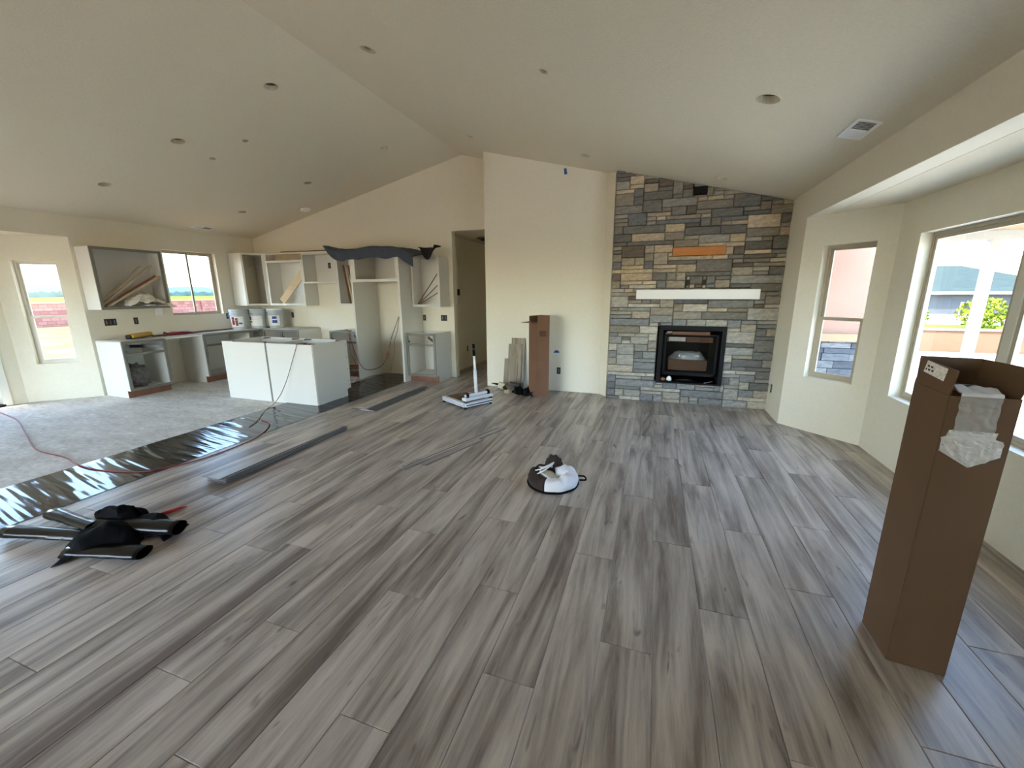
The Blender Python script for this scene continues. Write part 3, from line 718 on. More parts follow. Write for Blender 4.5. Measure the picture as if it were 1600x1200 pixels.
for i, (zt, dy) in enumerate([(1.93, .05), (1.74, .09), (1.60, .13)]):
    thing('wood_strip', ['steepest thin strip in wall cabinet right of fridge enclosure', 'middle thin strip in wall cabinet right of fridge enclosure', 'flattest thin strip in wall cabinet right of fridge enclosure'][i],
          'wood strip', 'walnut', B().beam((-4.02, 6.42+dy, 1.36), (-3.56, 6.42+dy, zt), .012, .014, (0, 1, 0)), 'strips in the right wall cabinet')
# boards lying on the wall cabinets
for i, (x0, x1, y, z, zz) in enumerate([(-7.35, -5.55, 6.50, 2.345, 2.33), (-7.2, -5.1, 6.60, 2.37, 2.36), (-7.42, -5.6, 6.43, 2.325, 2.315)]):
    thing('wood_board', ['pale board along the top of the wall cabinets, middle of three', 'longest brown board on top of the wall cabinets, against the wall', 'front pale board on top of the wall cabinets'][i], 'board', ['wood', 'walnut', 'whitetrim'][i],
          B().beam((x0, y, z), (x1, y, zz), .07, .018), 'boards on the wall cabinets')
# fridge enclosure
fe = empty('fridge_enclosure', (-4.6, 6.4, 0), label='tall white refrigerator enclosure with open upper cabinet and blanket on top', cat='cabinet')
FZ = 2.235
B().box(-5.09, -5.055, 6.04, 6.71, 0, FZ).obj('side_panel', 'white', fe)
B().box(-4.13, -4.09, 6.04, 6.71, 0, FZ).obj('side_panel', 'white', fe)
b = B(); b.box(-5.055, -4.985, 6.04, 6.058, 1.74, FZ); b.box(-4.165, -4.13, 6.04, 6.058, 1.74, FZ); b.box(-4.985, -4.165, 6.04, 6.058, FZ-.02, FZ); b.box(-4.985, -4.165, 6.04, 6.058, 1.745, 1.79)
b.obj('face_frame', 'white', fe)
B().box(-5.055, -4.13, 6.06, 6.70, 1.75, 1.768).obj('cabinet_floor', 'white', fe)
B().box(-5.055, -4.13, 6.06, 6.70, FZ-.018, FZ).obj('top_panel', 'white', fe)
B().box(-5.055, -4.13, 6.69, 6.705, 1.75, FZ).obj('back_panel', 'white', fe)
# moving blanket draped over the top
bl = empty('moving_blanket', (-4.6, 6.3, 2.25), label='blue-grey moving blanket with black edging draped over the fridge enclosure', cat='blanket')
def blank(u, v):
    x = -5.62+1.82*u; y = 6.66-.70*v
    ztop = 2.275+.03*nz(x*3, y*4)+.09*math.sin(PI*min(1, max(0, (x+5.4)/1.5)))*math.exp(-((y-6.35)/.3)**2)
    drop = 0
    if v > .82: drop = (v-.82)/.18*.16*(1+.3*nz(x*4, 1)); y = 6.03-.012-.03*nz(x*5, 3)*min(1, (v-.82)*8)
    if u < .27: ztop += .10*((.27-u)/.27)**1.2; drop *= 1-(.27-u)/.27*1.0+.7*math.sin(PI*u/.27); 
    if u > .86: q = (u-.86)/.14; drop += .14*q*(.2+.8*v); 
    return (x, y, ztop-drop)
b = B(); b.grid(blank, 64, 26); b.obj('cloth', 'blanket', bl, smooth=True, solid=.012)
def flap(u, v):
    x = -3.80+.30*u; y = 6.46-.25*v+.02*nz(u*4, v*4)
    return (x, y, 2.30+.03*u+.01*nz(x*9, y*9)-v*v*(.22*math.sin(PI*min(1, max(0, (u-.12)*1.14)))))
b = B(); b.grid(flap, 20, 14); b.obj('folded_corner', 'blanketd', bl, smooth=True, solid=.012)

# ------------------------------------------------------------------ island
isl = empty('kitchen_island', (-5.24, 4.65, -.006), label='unfinished white kitchen island, open on top, seam down its back', cat='island')
IX0, IX1, IY0, IY1, IH = -6.10, -4.385, 4.31, 4.99, .862
B().box(IX0, -5.25, IY0, IY0+.012, -.006, IH).obj('back_panel', 'white', isl)
B().box(-5.215, IX1-.006, IY0, IY0+.012, -.006, IH).obj('back_panel', 'white', isl)
B().box(-5.25, -5.215, IY0+.006, IY0+.014, -.006, IH).obj('seam_strip', 'grey_edge', isl, label='grey seam strip')
for x in (IX0, IX1-.018):
    b = B(); b.prism([(x, IY0+.013, -.006), (x, 4.915, -.006), (x, 4.915, .12), (x, IY1, .12), (x, IY1, IH), (x, IY0+.013, IH)], (.018, 0, 0)); b.obj('end_panel', 'white', isl, label='end panel with screw holes')
B().box(-5.24, -5.222, IY0+.02, IY1-.02, .1, IH-.02).obj('partition', 'white', isl)
B().box(IX0+.02, IX1-.02, IY0+.02, IY1-.02, .11, .125).obj('bottom_panel', 'white', isl)
b = B()
for x0, x1 in ((IX0, -5.24), (-5.22, IX1)):
    b.box(x0, x0+.038, IY1-.002, IY1+.016, .11, IH); b.box(x1-.038, x1, IY1-.002, IY1+.016, .11, IH)
    b.box(x0+.038, x1-.038, IY1-.002, IY1+.016, IH-.038, IH); b.box(x0+.038, x1-.038, IY1-.002, IY1+.016, .11, .148); b.box(x0+.038, x1-.038, IY1-.002, IY1+.016, .65, .685)
b.obj('face_frame', 'grey_edge', isl)
b = B(); b.box(IX0+.02, IX1-.02, IY0+.013, IY0+.03, IH-.08, IH-.004); b.box(IX0+.02, IX1-.02, IY1-.02, IY1-.004, IH-.08, IH-.002); b.obj('top_rail', 'white', isl)
for x, y in ((-5.95, IY1-.06), (-5.35, IY1-.06), (-5.1, IY1-.06), (-4.5, IY1-.06), (-4.52, IY0+.06), (-6.0, IY0+.06)):
    B().prism([(x-.06, y+.04 if y > 4.6 else y-.03, IH-.02), (x+.06, y+.04 if y > 4.6 else y-.03, IH-.02), (x, y-.05 if y > 4.6 else y+.06, IH-.02)], (0, 0, .015)).obj('corner_block', 'walnut', isl)
B().box(IX0+.02, IX1-.02, 4.92, 4.93, -.006, .11).obj('toe_kick', 'toe', isl)
for z in (.80, .60, .42, .24, .18):
    B().lathe([(.006, 0), (.006, .003)], (IX1+.001, IY1-.035, z), 8, 'x').obj('screw_hole', 'hole', isl)

# ------------------------------------------------------------------ buckets
def bucket(x, y, rz, lab, kind):
    r = empty('bucket', (x, y, .871), rz, label=lab, cat='bucket', group='buckets on the kitchen corner cabinets')
    B().lathe([(.128, 0), (.132, .01), (.143, .28), (.155, .285), (.155, .30), (.146, .302), (.147, .33), (.158, .335), (.158, .35), (.150, .352), (.151, .37)], (0, 0, 0), 28).obj('pail', 'bucket', r, smooth=False, world=False)
    B().lathe([(.158, .362), (.160, .368), (.160, .382), (.148, .384), (.0, .378)], (0, 0, 0), 28, cap=False).obj('lid', 'bucket' if kind < 2 else 'plast', r, world=False)
    def arc(a0, a1, z0, z1, m, nm, rr=.0015):
        def f(u, v):
            a = a0+(a1-a0)*u; z = z0+(z1-z0)*v; q = .132+(.143-.132)*(z-.01)/.27+rr
            return (q*math.cos(a), q*math.sin(a), z)
        b = B(); b.grid(f, 12, 2); b.obj(nm, m, r, smooth=True, world=False)
    D = math.radians
    arc(D(-150), D(-40), .05, .25, 'plast', 'paper_label')
    if kind == 0: arc(D(-128), D(-104), .09, .24, 'darkred', 'print_block', .003); arc(D(-98), D(-80), .07, .22, 'darkred', 'print_block', .003); arc(D(-76), D(-50), .10, .13, 'blue', 'print_block', .003)
    if kind == 1: arc(D(-148), D(-122), .17, .24, 'blue', 'print_block', .003); arc(D(-146), D(-118), .12, .145, 'blue', 'print_block', .003)
    if kind == 2: arc(D(-96), D(-62), .18, .235, 'blue', 'print_block', .003); arc(D(-98), D(-60), .10, .16, 'blue', 'print_block', .003)
    hp = [(.165*math.cos(a), .165*math.sin(a), .31-.13*math.sin(PI*i/12)) for i, a in enumerate([D(-175)+D(170)*i/12 for i in range(13)])]
    B().tube(hp, .0025, 6).obj('wire_handle', 'alu', r, smooth=True, world=False)
bucket(-7.755, 5.90, .55, 'grey-white plastic bucket with red printed label, leftmost of three', 0)
bucket(-7.61, 6.19, .55, 'grey-white plastic bucket with blue print at its left, middle of three', 1)
bucket(-7.33, 6.37, .45, 'grey-white plastic bucket with white lid, rightmost of three', 2)
# things lying on the left counter run
yt = empty('yellow_tool', (-7.62, 4.15, .87), label='long yellow tool lying across the leftmost base cabinet', cat='tool')
mt = Matrix.Translation((-7.68, 4.16, .925)) @ Matrix.Rotation(.62, 4, 'Z') @ Matrix.Rotation(.04, 4, 'Y')
B().box(-.05, .05, -.27, .27, -.032, .030, mt).obj('body', 'yellow', yt, bevel=.022)
B().box(-.056, .056, -.28, .28, -.040, -.026, mt).obj('rubber_edge', 'black', yt, bevel=.008)
B().box(-.058, .02, -.285, -.24, -.03, .022, mt).obj('end_cap', 'black', yt, bevel=.012)
rt_ = empty('red_tool', (-7.7, 4.75, .87), label='dark red curved scoop-shaped tool on the board left of the sink', cat='tool')
def rs(u, v): a = PI*v; x = -.25+.5*u; rr = .06*math.sin(PI*min(1, .12+u*.9))**.5; return (-7.74+rr*1.3*math.cos(a), 4.80+x*.9, .872+rr*math.sin(a)+.004)
b = B(); b.grid(rs, 18, 10); b.obj('shell', 'darkred', rt_, smooth=True, solid=.006)
B().tube(smooth_path([(-7.74, 4.60, .89), (-7.72, 4.53, .93), (-7.68, 4.50, .90), (-7.64, 4.48, .875)], 5), .012).obj('handle', 'darkred', rt_, smooth=True)
thing('wood_strip', 'long dark reddish wood strip lying below the kitchen window', 'wood strip', 'walnut', B().beam((-7.72, 4.35, .885), (-7.82, 5.80, .885), .06, .018), 'strips on the sink run')
thing('wood_strip', 'second brown strip beside the dark reddish strip on the sink run', 'wood strip', 'toe', B().beam((-7.85, 4.5, .882), (-7.92, 5.55, .882), .04, .012), 'strips on the sink run')
gb = empty('plastic_bag', (-7.72, 4.0, .13), label='grey speckled plastic bag of scraps inside the leftmost base cabinet', cat='bag')
crumple('bag_body', None, None, 'gravelbag', (-7.72, 4.03, .285), (.14, .15, .19), 11, .8, .35, parent=gb, n=28)
# red boards & bits inside the base beside the fridge
for i in range(3):
    B_ = B().beam((-5.60+.04*i, 6.16+.03*i, .14+.022*i), (-5.17, 6.30+.04*i, .15+.024*i), .07, .018)
    thing('scrap_board', ['lowest reddish scrap board inside the base cabinet left of the fridge enclosure', 'middle reddish scrap board inside the base cabinet left of the fridge enclosure', 'topmost reddish scrap board inside the base cabinet left of the fridge enclosure'][i], 'board', ['toe', 'woodor', 'toe'][i], B_, 'scrap boards in the base cabinet')

# ------------------------------------------------------------------ outlets, switches, tape, vents, cans
def rough_box(name, lab, cat, c, nrm, wd, ht, gang=1, cover=None):
    """an electrical box set in the wall: rim, dark opening, device straps"""
    c = Vector(c); n = Vector(nrm); u = Vector((-n.y, n.x, 0))
    r = empty(name, c, label=lab, cat=cat)
    mt = Matrix(((u.x, n.x, 0, c.x), (u.y, n.y, 0, c.y), (0, 0, 1, c.z), (0, 0, 0, 1)))
    B().box(-wd/2, wd/2, -.02, .002, -ht/2, ht/2, mt).obj('opening', 'hole', r)
    b = B(); e = .004
    b.box(-wd/2-e, wd/2+e, 0, .003, ht/2, ht/2+e, mt); b.box(-wd/2-e, wd/2+e, 0, .003, -ht/2-e, -ht/2, mt); b.box(-wd/2-e, -wd/2, 0, .003, -ht/2, ht/2, mt); b.box(wd/2, wd/2+e, 0, .003, -ht/2, ht/2, mt)
    b.obj('rim', 'grey_edge', r)
    for g in range(gang):
        x = -wd/2+wd*(g+.5)/gang
        B().box(x-.008, x+.008, .001, .006, -ht*.3, ht*.3, mt).obj('wire_end', 'walnut' if (g % 2) else 'grey_edge', r)
    return r
rough_box('outlet_box', 'open electrical box low on the cream wall right of the tall cardboard box', 'outlet', (-1.367, YW, .33), (0, -1, 0), .055, .10)
rough_box('outlet_box', 'three-gang open electrical box under the left wall cabinet', 'switch box', (XL, 4.03, 1.125), (1, 0, 0), .15, .10, 3)
rough_box('outlet_box', 'single open electrical box left of the kitchen window, below the wall cabinet', 'outlet', (XL, 4.37, 1.125), (1, 0, 0), .055, .10)
rough_box('outlet_box', 'single open electrical box between kitchen window and buckets', 'outlet', (XL, 5.93, 1.12), (1, 0, 0), .055, .10)
rough_box('outlet_box', 'single open electrical box on the wall right of the buckets', 'outlet', (-7.25, YG, 1.11), (0, -1, 0), .055, .10)
rough_box('outlet_box', 'open electrical box high inside the short range hood cabinet', 'outlet', (-6.13, 6.70, 2.09), (0, -1, 0), .055, .10)
rough_box('outlet_box', 'single open electrical box above the base cabinet by the hall', 'outlet', (-4.05, YG, 1.10), (0, -1, 0), .055, .10)
rough_box('outlet_box', 'two-gang open electrical box nearest the hall opening', 'switch box', (-3.64, YG, 1.10), (0, -1, 0), .12, .10, 2)
rough_box('outlet_box', 'low open electrical box on the hall wall', 'outlet', (-3.67, 7.75, .40), (1, 0, 0), .055, .10)
rough_box('outlet_box', 'narrow open electrical box low on the wall beside the stone', 'outlet', (XR, 5.87, .33), (-1, 0, 0), .055, .10)
th = empty('light_switch', (-3.67, 7.35, 1.5), label='black switch box with white control below on the hall wall', cat='control')
B().box(-3.67, -3.655, 7.32, 7.44, 1.50, 1.62).obj('opening', 'hole', th)
B().box(-3.67, -3.65, 7.33, 7.43, 1.37, 1.46).obj('plate', 'plast', th, bevel=.006)
thing('painters_tape', 'short strip of blue painter tape high on the cream wall', 'tape', 'tape', B().prism([(-1.345, YW-.001, 3.20), (-1.300, YW-.001, 3.205), (-1.315, YW-.001, 3.285), (-1.352, YW-.001, 3.28)], (0, -.0015, 0)))
thing('painters_tape', 'half-round scrap of blue painter tape low on the cream wall', 'tape', 'tape', B().prism([(-1.46, YW-.001, .615), (-1.36, YW-.001, .618), (-1.375, YW-.001, .648), (-1.405, YW-.001, .660), (-1.435, YW-.001, .650)], (0, -.0015, 0)))
thing('paper_patch', 'small white paper scrap hanging below the left wall cabinet', 'paper', 'plast', B().box(XL+.002, XL+.012, 4.68, 4.78, 1.20, 1.32))
LABR = ['recessed light hole on the right ceiling slope nearest the ridge', 'small round box opening on the right slope between two larger holes', 'large recessed light hole with bright rim, nearest the right wall', 'recessed light hole on right slope just above the hall end of the ridge', 'recessed light hole above the blue tape on the right slope', 'recessed light hole just in front of the top of the stone']
LABL = ['biggest recessed light hole on the left ceiling slope, nearest the ridge', 'recessed light hole in the middle of the near row of the left slope', 'recessed light hole farthest left on the left slope', 'left small round box opening in the middle of the left slope', 'right small round box opening in the middle of the left slope', 'recessed light hole of the far row nearest the ridge on left slope', 'recessed light hole in the middle of the far row on left slope', 'recessed light hole of the far row nearest the kitchen window']
for hs, labs, side in ((holesR, LABR, 1), (holesL, LABL, -1)):
    for (x, y, rr), lab in zip(hs, labs):
        z = zc(x); sl_ = -SLR if side > 0 else SLL
        r = empty('recessed_light_can', (x, y, z), label=lab, cat='light fixture')
        sh = Matrix(((1, 0, 0, x), (0, 1, 0, y), (sl_, 0, 1, z), (0, 0, 0, 1)))
        b = B(); b.lathe([(rr+.002, .012), (rr+.001, .13), (0, .132)], (0, 0, 0), 24, cap=False); bmesh.ops.transform(b.bm, matrix=sh, verts=b.bm.verts)
        b.obj('can_housing', 'can', r, smooth=False)
        b = B(); b.lathe([(rr+.004, 0), (rr+.004, -.002), (rr-.006, -.002), (rr-.006, .01)], (0, 0, 0), 24, cap=False); bmesh.ops.transform(b.bm, matrix=sh, verts=b.bm.verts)
        b.obj('cut_rim', 'ceil', r)
        if rr > .05:
            B().box(x-.02, x+.02, y-.015, y+.015, z+.07, z+.10).obj('socket', 'can', r)
sd = empty('smoke_detector', (-6.25, 6.30, 3.05), label='white round ceiling disc where the left slope meets the gable wall', cat='detector')
b = B(); b.lathe([(.09, .01), (.09, -.02), (.06, -.032), (.0, -.034)], (0, 0, 0), 24); bmesh.ops.transform(b.bm, matrix=Matrix(((1, 0, 0, -6.28), (0, 1, 0, 6.40), (SLL, 0, 1, zc(-6.28)), (0, 0, 0, 1))), verts=b.bm.verts); b.obj('housing', 'plast', sd)
def vent(lab, cx, cy, wx, ly, slope, dark):
    z = zc(cx); r = empty('ceiling_vent', (cx, cy, z), label=lab, cat='vent')
    sh = Matrix(((1, 0, 0, cx), (0, 1, 0, cy), (slope, 0, 1, z), (0, 0, 0, 1)))
    b = B(); e = .022
    b.box(-wx/2, wx/2, -ly/2, -ly/2+e, -.008, 0, sh); b.box(-wx/2, wx/2, ly/2-e, ly/2, -.008, 0, sh); b.box(-wx/2, -wx/2+e, -ly/2+e, ly/2-e, -.008, 0, sh); b.box(wx/2-e, wx/2, -ly/2+e, ly/2-e, -.008, 0, sh)
    b.box(-wx/2+e, wx/2-e, -.006, .006, -.007, 0, sh)
    b.obj('frame', 'plast', r)
    B().box(-wx/2+e, wx/2-e, -ly/2+e, ly/2-e, -.0015, -.0005, sh).obj('duct_opening', 'hole', r)
    n = 7
    for half in (0, 1):
        for i in range(n):
            y = (-ly/2+e+.008) if half == 0 else .012
            yy = y+(ly/2-e-.02)*i/(n-1)
            ang = .9 if half == (0 if dark else 1) else -.9
            m2 = sh @ Matrix.Translation((0, yy, -.0045)) @ Matrix.Rotation(ang, 4, 'X')
            B().box(-wx/2+e, wx/2-e, -.0055, .0055, -.0006, .0006, m2).obj('louver', 'plast', r)
vent('white rectangular ceiling register near the right wall', 1.285, 3.81, .15, .34, -SLR, True)
vent('narrow white ceiling register above the kitchen window', -7.86, 5.55, .15, .36, SLL, False)
hv = empty('hall_light', (-3.1, 7.9, HZ), label='round dark fixture plate on the hall ceiling', cat='light fixture')
B().lathe([(.17, 0), (.17, -.015), (.13, -.025), (.05, -.03), (0, -.03)], (-3.22, 7.75, HZ), 24).obj('plate', 'grey_edge', hv)
B().lathe([(.09, 0), (.09, -.02), (0, -.02)], (-3.22, 7.75, HZ-.028), 20).obj('socket_cup', 'hole', hv)

# ------------------------------------------------------------------ cardboard boxes
def flapq(r, a, c, d, e, nm='flap', m='card', **k):
    """a flap: hinge a-c, free edge e-d"""
    a, c, d, e = map(Vector, (a, c, d, e)); n = (c-a).cross(e-a).normalized()*.004
    B().prism([a, c, d, e], n).obj(nm, m, r, **k)
bx = empty('cardboard_box', (1.14, 1.98, 0), label='tall open brown cardboard box in the right foreground with foam hanging out', cat='box')
p0, p1, p2, p3 = (1.052, 2.10), (1.05, 1.882), (1.231, 1.862), (1.236, 2.085)
zt = {0: 1.18, 1: 1.172, 2: 1.178, 3: 1.18}
def panel(r, a, c, za, zb, nm='side', th=.004, m='card'):
    d = Vector((c[0]-a[0], c[1]-a[1], 0)).normalized(); n = Vector((-d.y, d.x, 0))*-th
    B().prism([(a[0], a[1], 0.001), (c[0], c[1], 0.001), (c[0], c[1], zb), (a[0], a[1], za)], n).obj(nm, m, r)
panel(bx, p1, p0, zt[1], zt[0], th=-.004, m='cardd'); panel(bx, p2, p1, zt[2], zt[1], th=-.004, m='cardd'); panel(bx, p3, p2, zt[3], zt[2], th=-.004, m='cardd'); panel(bx, p0, p3, zt[0], zt[3], th=-.004, m='cardd')
flapq(bx, (*p0, 1.181), (*p1, 1.173), (1.070, 1.898, 1.262), (1.064, 2.095, 1.280), m='cardd', label='flap with shipping label')
flapq(bx, (*p0, 1.181), (*p3, 1.181), (1.243, 2.10, 1.285), (1.055, 2.112, 1.288), m='cardd')
flapq(bx, (*p3, 1.181), (*p2, 1.179), (1.250, 1.862, 1.285), (1.245, 2.098, 1.285), m='cardd')
flapq(bx, (*p1, 1.172), (*p2, 1.176), (1.222, 1.905, 1.085), (1.062, 1.915, 1.085), m='cardin')
v0, v1 = Vector((1.052, 2.10, 1.181)), Vector((1.05, 1.882, 1.173)); w0, w1 = Vector((1.064, 2.095, 1.280)), Vector((1.070, 1.898, 1.262))
def fl(s, t): return (v0*(1-s)+v1*s)*(1-t)+(w0*(1-s)+w1*s)*t+Vector((-.003, 0, .001))
B().prism([fl(.13, .50), fl(.74, .42), fl(.74, .93), fl(.13, .97)], (-.001, 0, 0)).obj('paper_label', 'label', bx)
b = B()
for i in range(9):
    s0 = .17+.05*(i % 5)+.02*(i % 2); t0 = .60+.14*(i // 5)
    q = [fl(s0, t0)-Vector((.0015, 0, 0)), fl(s0+.035, t0)-Vector((.0015, 0, 0)), fl(s0+.035, t0+.07)-Vector((.0015, 0, 0)), fl(s0, t0+.07)-Vector((.0015, 0, 0))]
    b.prism(q, (-.0006, 0, 0))
b.obj('label_print', 'hole', bx)
# packing foam over the front edge
fm = empty('packing_foam', (1.14, 1.87, 1.1), label='translucent white packing foam hanging over the front edge of the big box', cat='packing')
def foam(u, v):
    x = 1.068+.115*u+.006*nz(v*7, 3)+(.03*(u-.5) if v > .78 else 0); 
    L_ = v*.40
    if L_ < .10: y = 1.97-L_; z = 1.175+.028*math.sin(PI*L_/.12)+.008*nz(x*40, L_*30)
    else: y = 1.866-.006-.006*abs(nz(x*30, L_*25)); z = 1.19-(L_-.10)*.78-(.045*(1-abs(2*u-1.1)) if v > .9 else 0)
    if v > .78: y -= .010*abs(nz(x*60, v*30, 2))+.004
    return (x, y, z)
b = B(); b.grid(lambda u, v: foam(u, v*.72), 30, 40); b.obj('foam_sheet', 'film', fm, smooth=True)
b = B(); b.grid(lambda u, v: foam(u*1.2-.1, .70+v*.30), 34, 20); b.obj('bunched_hem', 'bubble', fm, smooth=True)
b = B(); b.grid(lambda u, v: tuple(Vector(foam(u, v*.30))+Vector((0, -.003, .004))), 30, 16); b.obj('upper_fold', 'bubble', fm, smooth=True)
# tall box by the wall
b2x = empty('cardboard_box', (-1.58, 5.85, 0), label='tall narrow brown cardboard box standing at the cream wall, one flap open', cat='box')
q0, q1, q2, q3 = (-1.745, 5.85), (-1.592, 5.762), (-1.425, 5.815), (-1.575, 5.93)
q3 = (q0[0]+q2[0]-q1[0], q0[1]+q2[1]-q1[1])
panel(b2x, q1, q0, 1.13, 1.13, th=-.004); panel(b2x, q2, q1, 1.225, 1.225, th=-.004); panel(b2x, q3, q2, 1.225, 1.225, th=-.004); panel(b2x, q0, q3, 1.21, 1.225, th=-.004, m='cardin')
flapq(b2x, (*q0, 1.13), (*q1, 1.13), (-1.66, 5.67, 1.12), (-1.85, 5.78, 1.12))
B().box(-1.565, -1.47, 5.768, 5.772, .92, 1.0, None).obj('tape_strip', 'cardin', b2x)

# ------------------------------------------------------------------ planks lying about
def loose(x, y, z, ang, L, wd, lab, grp, m='plank', tilt=0, flip=False):
    r = empty('loose_plank', (x, y, z), ang, label=lab, cat='plank', group=grp)
    q = (.0, .0035, .0035, .008) if flip else (.0045, .008, 0, .0045)
    B().box(-wd/2, wd/2, 0, L, q[0], q[1]).obj('printed_face', m, r, world=False)
    B().box(-wd/2+.004, wd/2+.004, .003, L-.003, q[2], q[3]).obj('core', 'plankcore', r, world=False)
    r.rotation_euler = (tilt, 0, ang); return r
names = ['bottom', 'second', 'third', 'fourth', 'fifth', 'sixth', 'top']
for i in range(7):
    dx = [0, .004, -.003, .003, 0, .004, -.016][i]; dy = [.0, .008, .004, -.004, .010, .006, -.035][i]
    loose(-3.395+dx, 2.158+dy, .001+.0084*i, .002 if i < 6 else -.012, PL, PW-.003, f'{names[i]} plank of the neat stack beside the black underlayment', 'planks in the neat stack')
for i, (x, y, a, fl_) in enumerate([(-3.545, 4.33, .015, True), (-3.555, 4.31, .005, True), (-3.565, 4.30, .012, True), (-3.66, 4.31, -.012, False), (-3.665, 4.30, -.008, False)]):
    loose(x, y, .001+.0088*i, a, PL-(.12 if i in (0, 1) else 0), PW-.003, ['bottom face-down', 'second lowest face-down', 'middle face-down', 'second highest', 'top'][i]+' plank of the fanned pile before the cabinet by the hall', 'planks in the fanned pile', flip=fl_)
loose(-2.065, 2.885, .001, -.335, 1.44, .10, 'thin ripped plank strip lying underneath another on the open floor', 'ripped strips on the open floor')
loose(-2.085, 2.90, .0095, -.325, 1.38, .055, 'narrow ripped plank strip on top of the wider one on the open floor', 'ripped strips on the open floor')
loose(-1.915, 3.02, .001, -.305, .80, .06, 'short ripped plank strip beside the long ones on the open floor', 'ripped strips on the open floor')
for i, (xx, h_, dy, lab) in enumerate([(-2.035, .83, .0, 'tallest plank offcut leaning on the cream wall'), (-2.075, .735, -.03, 'middle-height plank offcut leaning on the cream wall'), (-2.13, .50, -.07, 'shortest plank offcut leaning in front of the others on the cream wall')]):
    r = empty('leaning_plank', (xx, 6.11+dy, .002), label=lab, cat='plank', group='offcuts leaning on the cream wall')
    r.rotation_euler = (PI/2-math.atan2(.115-.01, h_)-.0, 0, 0)
    r.rotation_euler = (math.acos(min(1, (.115)/math.hypot(.115, h_))), 0, .02*i)
    L_ = math.hypot(.115, h_)
    B().box(-.112, .112, 0, L_, .0045, .008).obj('printed_face', 'plankmatte', r, world=False)
    B().box(-.108, .116, .003, L_-.003, 0, .0045).obj('core', 'plankcore', r, world=False)
st = empty('plank_carton', (-4.3, 1.05, 0), label='dark grey end of a plank bundle at the left edge of the frame', cat='planks')
for i in range(7): B().box(-4.36, -4.12, .0, 1.12+.003*(i % 3), .006+.0083*i, .0135+.0083*i).obj('plank', 'plankcore', st)

# ------------------------------------------------------------------ plank cutter
pc = empty('plank_cutter', (-2.5, 5.05, 0), label='silver flooring cutter with upright white handle and black grip', cat='tool')
mt = Matrix.Translation((-2.335, 4.80, 0)) @ Matrix.Rotation(math.atan2(.37, .21), 4, 'Z')   # local x: from the near corner along the cutting bar
B().box(.0, .45, -.03, .03, .03, .085, mt).obj('base_bar', 'aluw', pc, bevel=.004)
B().box(.0, .45, -.034, -.030, .05, .062, mt).obj('groove', 'slide', pc)
B().box(-.02, .04, .0, .55, .028, .085, mt).obj('side_rail', 'aluw', pc, bevel=.004)
B().box(.40, .45, .03, .55, .03, .07, mt).obj('side_rail', 'aluw', pc, bevel=.004)
for z in (.045, .066): B().box(-.024, -.019, .0, .55, z, z+.006, mt).obj('groove', 'slide', pc)
B().box(.04, .40, .03, .55, .06, .078, mt).obj('table_plate', 'walnut', pc)
B().box(.16, .22, .33, .37, .078, .081, mt).obj('printed_mark', 'hole', pc)
B().box(-.01, .46, -.035, .06, .115, .155, mt).obj('blade_bar', 'aluw', pc, bevel=.006)
for x in (.0, .43): B().box(x, x+.025, -.02, .03, .08, .12, mt).obj('guide_post', 'slide', pc)
b = B(); b.lathe([(.021, .02), (.021, .43)], (0, 0, 0), 16, 'x'); bmesh.ops.transform(b.bm, matrix=mt @ Matrix.Translation((0, .02, .178)), verts=b.bm.verts); b.obj('roller_tube', 'aluw', pc, smooth=False)
for x in (.045, .40):
    b = B(); b.lathe([(.036, -.015), (.038, -.01), (.038, .015), (.036, .02)], (0, 0, 0), 20, 'x'); bmesh.ops.transform(b.bm, matrix=mt @ Matrix.Translation((x, .02, .178)), verts=b.bm.verts); b.obj('end_cam', 'black', pc)
hb = mt @ Vector((.215, .03, .18))
B().tube([(hb.x, hb.y, .17), (hb.x-.012, hb.y, .52)], .024, 14).obj('handle_tube', 'aluw', pc, smooth=True)
B().tube([(hb.x-.011, hb.y, .50), (hb.x-.020, hb.y, .72)], .017, 14).obj('inner_tube', 'aluw', pc, smooth=True)
B().tube([(hb.x-.020, hb.y, .71), (hb.x-.026, hb.y, .872)], [.019, .02], 14).obj('grip', 'blackpl', pc, smooth=True)
for p in ((0, 0), (.44, 0), (0, .53), (.43, .53)):
    c = mt @ Vector((p[0], p[1], 0)); B().lathe([(.018, 0), (.015, .03)], (c.x, c.y, 0), 12).obj('foot', 'black', pc)
# tools and pads heaped at the wall
dt = empty('power_tool', (-2.15, 5.88, 0), label='cream and black power tool lying behind the plank cutter', cat='tool')
B().box(-.05, .05, -.035, .035, -.045, .045, Matrix.Translation((-2.20, 5.84, .12)) @ Matrix.Rotation(.4, 4, 'Z') @ Matrix.Rotation(.3, 4, 'Y')).obj('motor_housing', 'cream', dt, bevel=.015)
B().box(-.022, .022, -.02, .02, -.09, .03, Matrix.Translation((-2.14, 5.83, .085)) @ Matrix.Rotation(-.6, 4, 'Y')).obj('handle', 'black', dt, bevel=.008)
B().tube([(-2.24, 5.85, .13), (-2.38, 5.88, .135)], [.022, .006], 12).obj('nose', 'black', dt, smooth=True)
B().box(-2.14, -2.06, 5.79, 5.85, 0.001, .06).obj('battery', 'cream', dt, bevel=.01)
dt2 = empty('power_tool', (-2.0, 5.92, 0), label='dark grey power tool between the cream one and the black pads', cat='tool')
B().box(-.09, .09, -.03, .03, -.03, .03, Matrix.Translation((-2.0, 5.93, .12)) @ Matrix.Rotation(.2, 4, 'Y')).obj('motor_housing', 'slide', dt2, bevel=.012)
B().box(-.025, .025, -.025, .025, -.11, .0, Matrix.Translation((-1.98, 5.92, .115))).obj('handle', 'black', dt2, bevel=.008)
